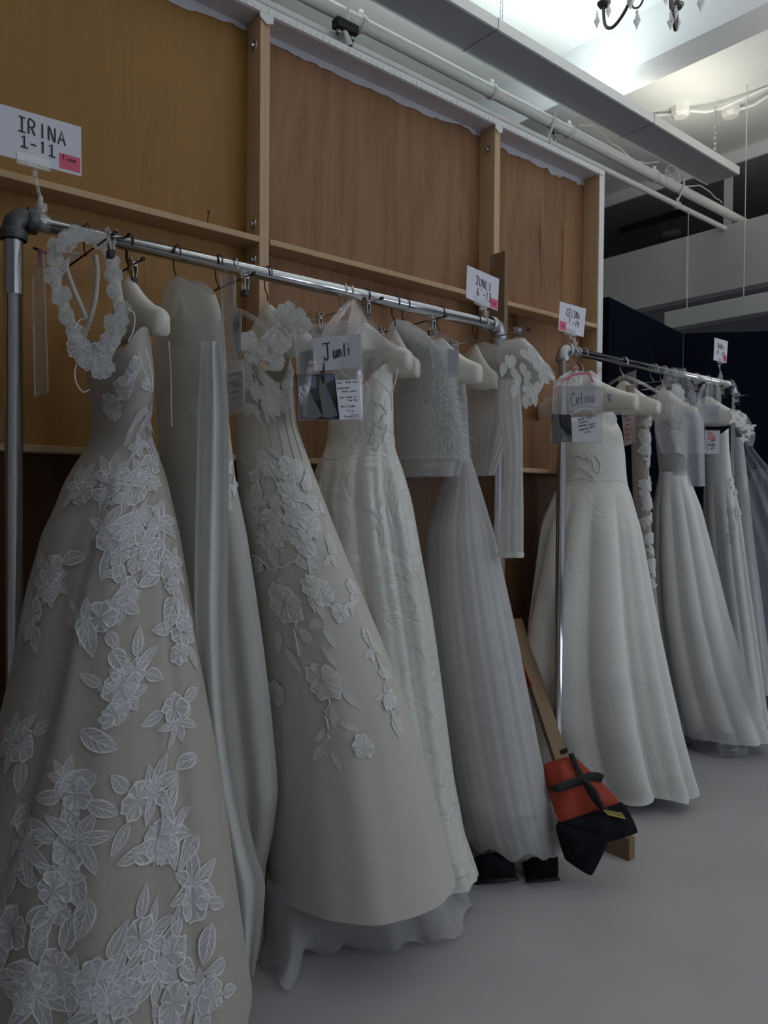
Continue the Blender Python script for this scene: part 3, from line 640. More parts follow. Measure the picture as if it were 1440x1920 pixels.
spots = [(200, 905), (262, 912), (285, 870), (150, 925), (235, 985), (292, 970), (210, 1010), (265, 1050), (318, 1075), (240, 1110), (95, 1060), (180, 1165), (345, 1180), (262, 1255), (60, 1150), (330, 1330), (235, 1290),
         (40, 1400), (135, 1490), (265, 1500), (130, 1590), (30, 1600), (300, 1570), (360, 1690), (95, 1670), (260, 1760), (180, 1840), (320, 1790), (50, 1840), (230, 1880), (400, 1870), (330, 1880), (25, 1740), (110, 1810)]
for i, (px, py) in enumerate(spots):
    th, v = S1.locate(px, py); R = (.032 if py < 1150 else .037)*rl.uniform(.85, 1.15)
    put(S1, g1, 'flower_applique', th, v, flower_pts(R, 5, i), FLW, .003, rl.uniform(0, 6))
    if i % 2 == 0: put(S1, g1, 'flower_applique', th + R*rl.uniform(-.9, .9)/.35, min(.985, v + R*rl.uniform(.8, 1.3)/1.4), flower_pts(R*.7, 4, i + 99, .2), FLW, .0045, rl.uniform(0, 6))
    a0 = rl.uniform(0, 6.28)
    for k in range(3 if py > 1000 else 2):
        a = a0 + k*2.2 + rl.uniform(-.4, .4); L = rl.uniform(.055, .08)*(1.05 if py > 1500 else .9); dx, dy = math.sin(a)*R*.9, math.cos(a)*R*.9
        _, la, lb, _ = S1.frame(th, v); t2, v2 = th + dx/la, min(.99, max(.02, v - dy/lb))
        if k == 0: put(S1, g1, 'leaf_sprig', t2, v2, sprig(L, i*7 + k), LACE, .0045, -a)
        else: put(S1, g1, 'leaf_applique', t2, v2, leaf_pts(L, L*.46), LACE, .004, -a)
for (px, py) in ((200, 1215), (150, 1150), (165, 1690), (150, 1370), (370, 1420), (250, 1600), (395, 1730), (180, 1455), (55, 1510), (285, 830), (255, 800), (280, 760), (225, 880), (310, 1010), (330, 1120), (270, 720), (375, 1560), (420, 1800)):
    th, v = S1.locate(px, py); L = rl.uniform(.06, .10) if py > 900 else .05; put(S1, g1, 'leaf_applique', th, v, leaf_pts(L, L*.5), LACE, .0045, rl.uniform(1.5, 4.5))
for i, (px, py) in enumerate(((230, 735), (255, 690), (210, 760), (262, 830), (282, 790))):
    th, v = S1.locate(px, py); put(S1, g1, 'flower_applique' if i < 3 else 'leaf_sprig', th, v, flower_pts(.032, 5, i + 50) if i < 3 else sprig(.05, i), FLW if i < 3 else LACE, .006, rl.uniform(0, 6))
# petal straps looped over the hanger
tS = 1.60
lp = [(190, 690), (165, 665), (140, 625), (118, 570), (100, 515), (104, 470), (128, 447), (150, 442), (176, 446), (198, 465), (212, 500), (218, 545), (226, 590), (222, 620), (205, 655), (192, 690)]
L3 = [atT(px, py, tS + (.05 if 130 < px < 215 and py < 600 else 0)) for px, py in lp]
st = ribbon(L3, .026, (-.35, -.93, 0), 70); st.build('petal_strap', M['organza'], g1, True)
ax, ay, an = Vector(R0), Vector((0, 0, 1)), Vector((-.5, -.86, 0)).normalized()
P_ = smooth_line(L3, 24)
for i, p in enumerate(P_):
    put_flat(g1, 'strap_petal', Vector(p) + an*.008 + ax*rl.uniform(-.007, .007), (ax*math.cos(i*2.1) + ay*math.sin(i*2.1)), (-ax*math.sin(i*2.1) + ay*math.cos(i*2.1)), an, flower_pts(rl.uniform(.018, .026), 3, i + 200, .12), M['organzastrip'] if i % 3 else FLW)
for q in ([(162, 600), (152, 575), (135, 535), (124, 500), (130, 480), (150, 478)], [(178, 478), (182, 510), (178, 560), (168, 600), (160, 622)]):
    ribbon([atT(px, py, 1.68) for px, py in q], .013, an, 24).build('inner_strap', M['beige'], g1, True)
for q in ([(150, 668), (141, 690), (142, 715), (155, 735), (168, 730)], [(240, 580), (252, 590), (250, 620), (240, 640)], [(258, 655), (268, 690), (285, 735), (284, 700), (272, 650)], [(140, 615), (150, 600), (158, 598)]):
    MB().tube([Vector(p) for p in smooth_line([atT(px, py, 1.585) for px, py in q], 20)], .0016, 5).build('hanging_loop', M['lacesolid'], g1, True)
for px, py, R in ((150, 650, .03), (175, 670, .034), (160, 668, .026), (205, 640, .026), (215, 605, .024), (125, 455, .026), (195, 690, .03), (110, 500, .022)):
    put_flat(g1, 'petal_flower', atT(px, py, 1.575), ax, ay, an, flower_pts(R, 5, px, .12), FLW)

# ================================================================== robe 2: sheer organza robe with long streamers
rows = [(524, 304, 380, 1.75, 4.2), (560, 300, 398, 1.75, 4.2), (600, 290, 410, 1.75, 4.2), (640, 284, 416, 1.75, 4), (700, 285, 419, 1.75, 3.4), (800, 292, 426, 1.75, 2.6), (900, 302, 438, 1.76, 2.2), (1000, 312, 460, 1.77, 1.9), (1100, 322, 476, 1.78, 1.8), (1200, 332, 491, 1.79, 1.7),
        (1300, 345, 504, 1.8, 1.6), (1400, 362, 515, 1.8, 1.5), (1470, 375, 520, 1.8, 1.5), (1540, 390, 512, 1.82, 1.5), (1620, 405, 497, 1.84, 1.5), (1700, 415, 494, 1.85, 1.5), (1780, 425, 495, 1.86, 1.5), (1835, 435, 496, 1.86, 1.5)]
SR = Gown(rows, 1.75, 3, folds=((5, .5, .5), (9, 2.2, .35), (14, .4, .2)), amp=(.03, .10), fold_z=1.72, top=lambda th: -.07*np.abs(np.sin(th))**2.2)
g2 = gown('sheer_robe', .80, 1.75, 1.9, 'sheer ivory organza robe with long streamers on the second padded hanger', 'robe')
SR.mesh(120, 80).build('robe_body', M['organza'], g2, True)
cloth_panel([(640, 378, 416, 1.70, 1.66), (760, 371, 428, 1.69, 1.66), (870, 369, 429, 1.68, 1.66), (1000, 366, 428, 1.66, 1.66), (1150, 365, 427, 1.65, 1.66), (1300, 374, 430, 1.66, 1.68), (1400, 384, 440, 1.68, 1.71), (1500, 399, 457, 1.71, 1.75), (1600, 419, 480, 1.75, 1.80),
             (1650, 430, 496, 1.77, 1.82), (1700, 439, 495, 1.80, 1.84), (1760, 444, 488, 1.84, 1.87), (1830, 452, 476, 1.87, 1.88)], 16, 70, 1.5, .018).build('streamer', M['organzastrip'], g2, True)
ribbon([atT(px, py, 1.72) for px, py in ((316, 640), (320, 700), (321, 760), (322, 800))], .004, an, 16).build('front_edge', M['beige'], g2, True)
for i, (px, py) in enumerate(((385, 690), (400, 730), (362, 770), (395, 820), (438, 905), (432, 940), (425, 880))):
    th, v = SR.locate(px, py); put(SR, g2, 'leaf_applique', th, v, sprig(.035, i, 4), M['lacesolid'], .005, rl.uniform(1, 5))
MB().prism([atT(333, 545, 1.80), atT(345, 543, 1.79), atT(347, 551, 1.79), atT(335, 553, 1.80)], an*.002).build('neck_label', M['satinpale'], g2)

# ================================================================== gown 3: strapless ball gown with raised lace
rows = [(690, 430, 545, 1.75, 1.6), (720, 435, 547, 1.75, 1.6), (800, 443, 555, 1.75, 1.6), (850, 440, 573, 1.75, 1.5), (900, 445, 592, 1.74, 1.4), (1000, 455, 631, 1.73, 1.3), (1100, 468, 673, 1.72, 1.25), (1200, 478, 716, 1.72, 1.2),
        (1300, 486, 756, 1.72, 1.15), (1400, 492, 790, 1.72, 1.1), (1500, 496, 818, 1.72, 1.1), (1600, 498, 842, 1.72, 1.1), (1632, 498, 850, 1.72, 1.1)]
S3 = Gown(rows, 1.74, 1.4, folds=((6, .3, .5), (10, 2.0, .3), (15, 1.0, .2)), amp=(.01, .022), fold_z=1.45, top=lambda th: -.035*np.cos(2*(th - D(250))) + .02*np.cos(4*(th - D(215))))
g3 = gown('ball_gown', 1.05, 1.74, 1.7, 'strapless ivory ball gown with raised lace flowers and feathery bodice')
S3.mesh(144, 80).build('gown_body', M['tulle_ivory'], g3, True)
for i, (px, py, R) in enumerate(((540, 930, .030), (560, 965, .028), (590, 990, .022), (570, 1020, .030), (605, 1105, .034), (530, 1135, .042), (600, 1275, .040), (688, 1402, .026), (515, 1295, .028), (735, 1310, .022), (520, 880, .022), (555, 880, .024), (580, 900, .02), (500, 975, .024), (640, 1150, .022), (480, 1060, .02), (565, 1190, .016))):
    th, v = S3.locate(px, py); put(S3, g3, 'lace_flower', th, v, flower_pts(R*1.35, 5, i + 300, .14), M['lacesolid'], .004, rl.uniform(0, 6))
for i, (px, py, L, a) in enumerate(((505, 1000, .06, 2.9), (495, 1020, .05, 3.3), (480, 1065, .07, 1.8), (530, 1080, .055, 2.6), (575, 1100, .08, 3.3), (520, 1180, .06, 2.9), (530, 1220, .06, 3.7), (553, 1195, .05, 3.0), (610, 1180, .05, 3.5), (590, 1160, .045, 2.4), (635, 1250, .05, .5), (620, 1320, .06, 3.0), (605, 1365, .045, 2.5),
          (595, 1400, .045, 2.6), (616, 1410, .045, 3.5), (640, 1362, .045, 4.4), (516, 1360, .05, 3.0), (520, 1395, .04, 3.1), (735, 1330, .05, 3.6), (745, 1350, .05, 3.3), (650, 1300, .05, 3.9), (715, 1250, .05, 3.4), (700, 1200, .05, 3.6), (600, 940, .04, 3.5), (620, 1010, .04, 3.5), (585, 945, .045, .4), (655, 1085, .05, 3.6), (540, 905, .04, 1.2), (510, 925, .04, 4.3))):
    th, v = S3.locate(px, py); put(S3, g3, 'lace_leaf', th, v, leaf_pts(L*1.2, L*.42), M['lacesolid'], .0035, a)
for i in range(46):                           # dense lace under the waist of the ball gown
    px = rl.uniform(455, 600); py = rl.uniform(855, 1060)
    if px > 520 + (py - 780)*.36 or px < 430 + (py - 850)*.18: continue
    th, v = S3.locate(px, py)
    put(S3, g3, ('lace_flower', 'lace_leaf', 'lace_sprig')[i % 3], th, v, (flower_pts(rl.uniform(.016, .028), 5, i + 700, .14), leaf_pts(.055, .02), sprig(.04, i))[i % 3], M['lacesolid'], .003, rl.uniform(0, 6))
for i, (px, py) in enumerate(((585, 925), (600, 960), (618, 1000), (632, 1040), (655, 1090), (670, 1130), (690, 1175), (705, 1215), (720, 1260), (735, 1300), (748, 1340))):
    th, v = S3.locate(px - 6, py); put(S3, g3, 'lace_leaf', th, v, sprig(.042, i + 60, 4) if i % 2 else leaf_pts(.075, .026), M['lacesolid'], .003, 3.6 + rl.uniform(-.4, .4))
for px, q in ((575, [(575, 990), (585, 1040), (570, 1110), (585, 1150)]), (540, [(552, 1160), (550, 1200), (556, 1230)]), (610, [(612, 1310), (606, 1350), (612, 1390)]), (520, [(470, 1040), (505, 1070), (540, 1055), (560, 1040)]), (700, [(690, 1180), (715, 1240), (735, 1300), (750, 1345)])):
    pts = []
    for a, b in smooth_line(q, 14):
        th, v = S3.locate(a, b); p, _, _, n = S3.frame(th, v); pts.append(Vector(p + n*.004))
    MB().tube(pts, .0022, 5).build('stem_cord', M['lacesolid'], g3, True)
for i, (px, py) in enumerate(((455, 700), (500, 700), (530, 705), (470, 725), (510, 735), (540, 735), (490, 750), (460, 690), (520, 690), (505, 760), (475, 770), (530, 770))):   # fringed petals along the neckline
    th, v = S3.locate(px, py); put(S3, g3, 'fringe_petal', th, v, sprig(rl.uniform(.035, .055), i + 40, 6), M['lacesolid'], .012, rl.uniform(-1, 1))
for i, (px, py, R) in enumerate(((535, 590, .040), (553, 605, .045), (568, 610, .030), (520, 640, .045), (500, 660, .040), (465, 640, .035), (515, 675, .035), (475, 665, .03))):
    put_flat(g3, 'organza_flower', atT(px, py, 1.83 + .002*i), ax, ay, an, flower_pts(R*.85, 6, i + 400, .10), M['organzastrip'])
    put_flat(g3, 'organza_flower', atT(px + 3, py + 4, 1.822 + .002*i), ay, ax, an, flower_pts(R*.6, 5, i + 440, .10), M['organza'])
for k in range(7):                            # boning seams of the bodice
    th = D(200 + k*16); pts = []
    for v in np.linspace(.02, .16, 12): p, _, _, n = S3.frame(th, v); pts.append(Vector(p + n*.002))
    MB().tube(pts, .0011, 5).build('boning', M['tulle_ivory'], g3, True)
# tulle train lying on the floor under the ball gown
def floor_cloth(name, outline, m, par, hgt, wav=.02, seed=0, nr=16, nc=None):
    """outline: floor points (x, y) of the outer edge; inner edge rises to hgt at centre line"""
    r = random.Random(seed); O = smooth_line([(p[0], p[1]) for p in outline[0]], 60); I = smooth_line([(p[0], p[1]) for p in outline[1]], 60); G = []
    for i in range(nr + 1):
        u = i/nr; row = []
        for j in range(60):
            q = I[j]*(1-u) + O[j]*u; z = .006 + hgt*(1-u)**1.8 + wav*abs(math.sin(j*.42 + 3*u + seed))*u*(1 - .5*u) + .006*math.sin(j*1.3 + u*9)
            z += (.022*math.sin(j*.31 + 5*u + seed*2)*math.sin(j*.17 - 7*u) + .012*math.sin(j*.83 + 11*u + seed))*min(1, 4*u)*(1.15 - u); row.append((q[0] + .012*math.sin(j*.9 + seed)*u, q[1] + .012*math.cos(j*.7 + seed)*u, max(.004, z)))
        G.append(row)
    return MB().grid(G).build(name, m, par, True)
tr_o = [onZ(*p, .0) for p in ((470, 1740), (500, 1830), (540, 1858), (575, 1800), (640, 1790), (730, 1795), (800, 1780), (862, 1765), (876, 1720), (886, 1690), (870, 1660))]
tr_i = [onZ(*p, .20) for p in ((500, 1690), (530, 1700), (560, 1700), (600, 1690), (650, 1685), (700, 1680), (740, 1670), (780, 1660), (810, 1650), (830, 1640), (845, 1630))]
floor_cloth('tulle_train', (tr_o, tr_i), M['train'], g3, .26, .05, 1)
floor_cloth('tulle_train', ([p + (Vector((0, 0, 0)) - Vector((.05, .09, 0)))*-.6 for p in tr_o], tr_i), M['train'], g3, .25, .05, 4)
floor_cloth('inner_train', ([Vector((p.x + .12, p.y + .18, 0)) for p in tr_o], [Vector((p.x + .1, p.y + .12, 0)) for p in tr_i]), M['net'], g3, .28, .02, 2)

# ================================================================== gown 4: jacquard satin, sheer shoulders
rows = [(715, 625, 735, 1.75, 1.8), (760, 616, 736, 1.75, 1.8), (835, 612, 737, 1.75, 1.7), (852, 605, 741, 1.75, 1.5), (880, 592, 750, 1.75, 1.4), (950, 583, 766, 1.75, 1.3), (1050, 585, 784, 1.75, 1.3), (1150, 600, 803, 1.75, 1.25), (1250, 620, 818, 1.75, 1.2),
        (1350, 640, 832, 1.75, 1.2), (1450, 660, 846, 1.75, 1.2), (1550, 675, 866, 1.75, 1.2), (1625, 690, 893, 1.75, 1.2)]
S4 = Gown(rows, 1.75, 1.3, folds=((10, 2.6, .6), (17, .6, .3)), amp=(.11, .05), fold_z=1.60, pw=.8, top=lambda th: .05*np.cos(2*(th - D(270))) - .01)
g4 = gown('jacquard_gown', 1.40, 1.75, 1.7, 'satin jacquard ball gown with pleated waist, hanging behind the large clear pouch')
S4.mesh(144, 80).build('gown_body', M['jacquard'], g4, True)
pts = [Vector(S4.P(t, S4.v_of(1.575))) for t in np.linspace(0, 6.2832, 60, endpoint=False)]
MB().tube(pts, .003, 5, closed=True).build('waist_seam', M['satinpale'], g4, True)
for q in ([(700, 705), (716, 720), (733, 742), (735, 770)], [(733, 742), (741, 715), (746, 690)]):
    MB().tube([Vector(p) for p in smooth_line([atT(a, b, 2.07) for a, b in q], 16)], .0022, 5).build('piping', M['satinpale'], g4, True)
for k, q in enumerate(([(690, 755), (705, 748), (722, 758), (728, 775), (712, 788), (697, 785), (720, 800), (732, 796)], [(700, 830), (690, 815), (700, 800), (706, 815), (702, 835), (712, 842), (722, 825), (730, 805)])):
    pts = []
    for a, b in smooth_line(q, 30):
        th, v = S4.locate(a, b); p, _, _, n = S4.frame(th, v); pts.append(Vector(p + n*.002))
    MB().tube(pts, .0013, 5).build('cord_embroidery', M['satinpale'], g4, True)

# ================================================================== jacket 5: marabou feather jacket
rows = [(600, 722, 775, 1.75, 5), (630, 722, 796, 1.75, 4.5), (660, 735, 822, 1.75, 3.2), (690, 741, 838, 1.75, 2.2), (750, 742, 846, 1.75, 2), (800, 743, 856, 1.75, 1.9), (862, 748, 866, 1.75, 1.8)]
S5 = Gown(rows, 1.75, 2, folds=((5, 1, .5), (8, 2, .3)), amp=(.01, .03), top=lambda th: -.06*np.abs(np.sin(th))**2.2)
g5 = gown('feather_jacket', 1.52, 1.75, 1.9, 'fluffy white feather jacket in the middle of the nearer rack', 'jacket')
S5.mesh(96, 40).build('jacket_body', M['feather'], g5, True)
ns = 12000; th = RNG.uniform(D(150), D(345), ns); v = RNG.uniform(.06, .97, ns)**.9; p, _, _, n = S5.frame(th, v)
dr = n*RNG.uniform(.35, 1.0, (ns, 1)) + RNG.normal(0, .45, (ns, 3)) + np.array([0, 0, -.75]); dr /= np.linalg.norm(dr, axis=1, keepdims=True)
ln = RNG.uniform(.008, .022, (ns, 1))*(1 + 1.3*np.exp(-((th[:, None] - D(297))/.5)**2)) * (1 + (RNG.random((ns, 1)) > .96)*.7); sd = np.cross(dr, RNG.normal(size=(ns, 3))); sd /= np.linalg.norm(sd, axis=1, keepdims=True)
mid = p + dr*ln*.55 + np.array([0, 0, -.002]); end = p + dr*ln + np.array([0, 0, -.006])
V = np.concatenate([p - sd*.0006, p + sd*.0006, mid + sd*.0008, mid - sd*.0008, end], 0)
tag(MB().add(V.tolist(), [f for i in range(ns) for f in ((i, ns + i, 2*ns + i, 3*ns + i), (3*ns + i, 2*ns + i, 4*ns + i))]).build('feather_barbs', M['feather'], g5), kind='stuff')
rows = [(850, 752, 862, 1.75, 1.8), (870, 752, 866, 1.75, 1.8), (894, 755, 858, 1.75, 1.8)]
Gown(rows, 1.75, 1.8, folds=((9, 0, .6), (14, 1, .4)), amp=(.04, .08)).mesh(90, 8).build('tulle_hem', M['tulle_white'], g5, True)

# ================================================================== gown 6: plain white tulle gown
rows = [(700, 833, 870, 1.75, 1.9), (750, 842, 876, 1.75, 1.9), (800, 842, 878, 1.75, 1.8), (850, 845, 880, 1.75, 1.6), (890, 836, 893, 1.75, 1.4), (1000, 796, 925, 1.75, 1.25), (1100, 793, 948, 1.75, 1.2), (1200, 796, 970, 1.74, 1.2), (1300, 808, 990, 1.74, 1.2),
        (1400, 826, 1010, 1.74, 1.15), (1500, 845, 1030, 1.74, 1.15), (1565, 862, 1050, 1.74, 1.15)]
S6 = Gown(rows, 1.75, 1.3, folds=((9, .3, .45), (17, 2, .3), (31, 1, .25)), amp=(.035, .024), fold_z=1.60, top=lambda th: .03*np.cos(2*(th - D(270))), hem=lambda th: .018*np.cos(9*th))
g6 = gown('tulle_gown', 1.70, 1.75, 1.6, 'white tulle gown with fine pleats and a puffed hem, beside the orange sandbag')
S6.mesh(220, 70).build('outer_tulle', M['tulle_white'], g6, True)
rows2 = [(py, xl + (8 if py > 880 else 2), xr - (16 if py > 950 else 3)) + tuple(r) for (py, xl, xr, *r) in rows[:-1]]
S6b = Gown(rows2, 1.75, 1.3, folds=((9, 1.3, .5), (14, 2, .35)), amp=(.04, .05), fold_z=1.60, top=lambda th: .03*np.cos(2*(th - D(270))))
S6b.mesh(120, 60).build('lining', M['slip'], g6, True)
rows3 = [(1500, 866, 1034, 1.74, 1.15), (1530, 868, 1052, 1.74, 1.15), (1555, 880, 1063, 1.74, 1.15), (1578, 895, 1060, 1.74, 1.15), (1588, 915, 1045, 1.74, 1.15)]
Gown(rows3, 1.74, 1.15, folds=((7, 0, .5), (11, 1, .3)), amp=(.02, .06), hem=lambda th: .035*np.cos(6*th) + .02*np.cos(11*th)).mesh(160, 16).build('puffed_hem', M['organzastrip'], g6, True)

# ================================================================== bolero 7: sheer lace long-sleeved bolero
rows = [(644, 876, 936, 1.75, 3.4), (680, 868, 955, 1.75, 3.4), (710, 870, 972, 1.75, 3), (760, 872, 972, 1.75, 2.2), (820, 874, 952, 1.75, 2), (870, 886, 932, 1.75, 2), (892, 890, 926, 1.75, 2)]
S7 = Gown(rows, 1.75, 2.2, folds=((9, 1, .5), (17, 2, .4)), amp=(.06, .10), top=lambda th: -.03*np.abs(np.sin(th))**2.2)
g7 = gown('lace_bolero', 1.87, 1.75, 1.9, 'sheer lace bolero with one long sleeve hanging in front of the rack post', 'bolero')
S7.mesh(96, 44).build('bolero_body', M['sheer'], g7, True)
def sleeve(rows, t, k=.55, folds=6):
    R = smooth_line(rows, 40); G = []
    for i, (py, xl, xr) in enumerate(R):
        a, b = atT(xl, py, t), atT(xr, py, t); c = (a + b)/2; e = (b - a)/2; dp = F0*e.length*k; G.append([c + e*math.cos(q)*(1 + .05*math.sin(folds*q + i*.12)) + dp*math.sin(q)*(1 + .09*math.cos(folds*q + .5*math.sin(i*.3)) + .06*math.sin(i*.9 + q*3)) for q in [2*math.pi*j/36 for j in range(36)]])
    return MB().grid(G, wrap=True)
sleeve([(712, 938, 974), (760, 934, 977), (800, 938, 979), (850, 944, 979.5), (900, 944, 980), (950, 940, 980.5), (1000, 936, 981), (1045, 934.5, 981)], 2.38, .55, 9).build('sleeve', M['sheer'], g7, True)
sleeve([(1034, 934, 981.5), (1045, 934, 981.5)], 2.378).build('cuff', M['corded'], g7, True)

# ================================================================== top 8: corded lace top on the last clip hanger
rows = [(638, 945, 982, 1.62, 2.2), (655, 930, 1000, 1.62, 2.4), (675, 926, 1013, 1.62, 2.4), (700, 935, 1024, 1.62, 2.4), (730, 952, 1018, 1.62, 2.4), (762, 974, 994, 1.62, 2.4)]
S8 = Gown(rows, 1.62, 2.4, folds=((4, 1, .5), (7, 2, .4)), amp=(.02, .06))
g8 = gown('lace_blouse', 1.92, 1.62, 1.9, 'white corded lace blouse with cap sleeve hanging beyond the end of the nearer rail', 'blouse')
S8.mesh(80, 34).build('top_body', M['corded'], g8, True)
sleeve([(655, 988, 1004), (680, 992, 1022), (700, 1004, 1034), (714, 1018, 1042)], 2.35, .5).build('cap_sleeve', M['corded'], g8, True)
for i, (px, py, a) in enumerate(((985, 660, 3.8), (1000, 680, 3.9), (960, 665, 3.2), (970, 700, 3.2), (1010, 700, 3.9), (990, 715, 3.4), (945, 680, 3.0), (985, 740, 3.2), (960, 690, 3.6), (978, 680, 3.4), (992, 695, 2.9), (1008, 715, 3.0), (975, 655, 3.9), (1000, 735, 3.3), (990, 650, 3.9), (1020, 690, 4.0), (965, 720, 3.1), (982, 722, 3.6), (1014, 680, 4.0), (950, 665, 3.4))):
    put_flat(g8, 'corded_leaf', atT(px, py, 2.31 if px < 1000 else 2.28), ax*math.cos(a) + ay*math.sin(a), -ax*math.sin(a) + ay*math.cos(a), an, leaf_pts(.05, .022), M['lacesolid'])

# ================================================================== second rack
rows = [(785, 1112, 1152, 1.85, 2), (810, 1062, 1166, 1.85, 1.9), (850, 1052, 1172, 1.85, 1.8), (905, 1050, 1176, 1.85, 1.7), (930, 1038, 1184, 1.85, 1.5), (1000, 1014, 1198, 1.85, 1.4), (1100, 992, 1214, 1.85, 1.3), (1170, 976, 1226, 1.85, 1.3), (1250, 965, 1241, 1.85, 1.25),
        (1350, 968, 1262, 1.85, 1.2), (1430, 985, 1282, 1.85, 1.2), (1466, 1000, 1294, 1.85, 1.2)]
SA = Gown(rows, 1.85, 1.4, folds=((11, .9, .65), (7, 2.4, .35)), amp=(.08, .17), fold_z=1.46, pw=.75, flat=.50, top=lambda th: .03*np.cos(th - D(300)), hem=lambda th: .10/(1 + np.exp((np.mod(th, 6.2832) - D(258))/.05))/(1 + np.exp((D(110) - np.mod(th, 6.2832))/.2)) - .015 + .012*np.cos(7*th))
gA = gown('crinkle_gown', 2.62, 1.85, 1.7, 'crinkled white satin one-shoulder gown, first on the farther rack')
SA.mesh(160, 80).build('gown_body', M['crinkle'], gA, True)
pts = [Vector(p) for p in SA.P(np.linspace(0, 6.2832, 60, endpoint=False), SA.v_of(1.475)).tolist()]
MB().tube(pts, .003, 5, closed=True).build('waist_seam', M['satinpale'], gA, True)
for q in ([(1095, 850), (1110, 870), (1128, 885), (1132, 870), (1120, 850)], [(1075, 870), (1095, 885), (1120, 900)], [(1060, 860), (1080, 855), (1100, 862)]):
    pts = []
    for a, b in smooth_line(q, 16):
        th, v = SA.locate(a, b); p, _, _, n = SA.frame(th, v); pts.append(Vector(p + n*.002))
    MB().tube(pts, .002, 5).build('cord_embroidery', M['satinpale'], gA, True)
put_flat(gA, 'shoulder_bow', atT(1146, 788, 2.86), ax, ay, an, flower_pts(.03, 3, 9), M['satinpale'])

rows = [(775, 1176, 1222, 1.85, 2), (800, 1182, 1218, 1.85, 2), (880, 1185, 1217, 1.85, 1.8), (920, 1186, 1219, 1.85, 1.7), (1000, 1190, 1222, 1.85, 1.6), (1100, 1195, 1230, 1.85, 1.5), (1250, 1205, 1246, 1.85, 1.4), (1400, 1215, 1262, 1.85, 1.4)]
SB = Gown(rows, 1.85, 1.8, folds=((5, 1, .5), (9, 2, .3)), amp=(.01, .05))
gB = gown('lace_sheath', 2.95, 1.85, 1.7, 'narrow lace sheath gown squeezed behind the first gown of the farther rack')
SB.mesh(70, 60).build('gown_body', M['net'], gB, True)
for i in range(34):
    th = D(rl.uniform(215, 300)); v = rl.uniform(.02, .55)
    put(SB, gB, 'lace_leaf', th, v, sprig(.035, i) if i % 2 else flower_pts(.025, 5, i), M['lacesolid'], .005, rl.uniform(0, 6))

rows = [(722, 1232, 1272, 1.85, 2), (760, 1226, 1290, 1.85, 2), (800, 1226, 1288, 1.85, 1.9), (850, 1232, 1286, 1.85, 1.8), (888, 1236, 1288, 1.85, 1.7), (892, 1236, 1290, 1.85, 1.6)]
SCb = Gown(rows, 1.85, 1.9, folds=((5, 1, .5),), amp=(.01, .02))
gC = gown('lace_bodice_gown', 3.25, 1.85, 1.7, 'gown with sheer lace bodice and full white satin skirt, middle of the farther rack')
SCb.mesh(70, 34).build('bodice', M['sheer'], gC, True)
rows2 = [(885, 1236, 1288, 1.85, 1.6), (910, 1232, 1298, 1.85, 1.5), (950, 1226, 1312, 1.85, 1.4), (1050, 1222, 1338, 1.85, 1.3), (1150, 1224, 1363, 1.85, 1.25), (1250, 1236, 1393, 1.85, 1.2), (1330, 1252, 1424, 1.85, 1.2), (1378, 1268, 1444, 1.85, 1.2)]
SC2 = Gown(rows2, 1.85, 1.4, folds=((10, 2.4, .6), (6, .4, .4)), amp=(.09, .08), pw=.8, flat=.7)
SC2.mesh(140, 60).build('skirt', M['satinpale'], gC, True)
rows3 = [(1360, 1280, 1395, 1.85, 1.2), (1400, 1290, 1400, 1.85, 1.2), (1425, 1300, 1390, 1.85, 1.2)]
Gown(rows3, 1.85, 1.2, folds=((9, 0, .6), (5, 1, .4)), amp=(.05, .10)).mesh(90, 12).build('tulle_underskirt', M['tulle_thin'], gC, True)
for i in range(22):
    th = D(rl.uniform(205, 320)); v = rl.uniform(.02, .75)
    put(SCb, gC, 'lace_leaf', th, v, sprig(.04, i) if i % 2 else flower_pts(.03, 5, i), M['lacesolid'], .006, rl.uniform(0, 6))
rows = [(750, 1250, 1318, 1.85, 2.4), (800, 1240, 1322, 1.85, 2.4), (830, 1236, 1322, 1.85, 2.4)]
cloth_panel([(690, 1248, 1285, 3.2, 3.18), (740, 1236, 1305, 3.18, 3.15), (800, 1228, 1318, 3.15, 3.12), (850, 1240, 1322, 3.15, 3.12)], 14, 30, 2, .02).build('tulle_overlay', M['tulle_thin'], gC, True)

gV = gown('veil', 3.35, 1.66, 1.7, 'pale bluish net veil folded flat beside the lace bodice gown', 'veil')
cloth_panel([(772, 1277, 1306, 3.22, 3.2), (786, 1278, 1318, 3.22, 3.2), (850, 1284, 1321, 3.22, 3.2), (905, 1290, 1322, 3.23, 3.2), (912, 1298, 1322, 3.23, 3.2)], 10, 30, 1, .012).build('veil_fold', M['veil'], gV, True)
cloth_panel([(735, 1290, 1312, 3.25, 3.23), (790, 1286, 1321, 3.25, 3.23), (850, 1288, 1323, 3.25, 3.23)], 10, 24, 1, .012).build('veil_fold', M['tulle_blue'], gV, True)

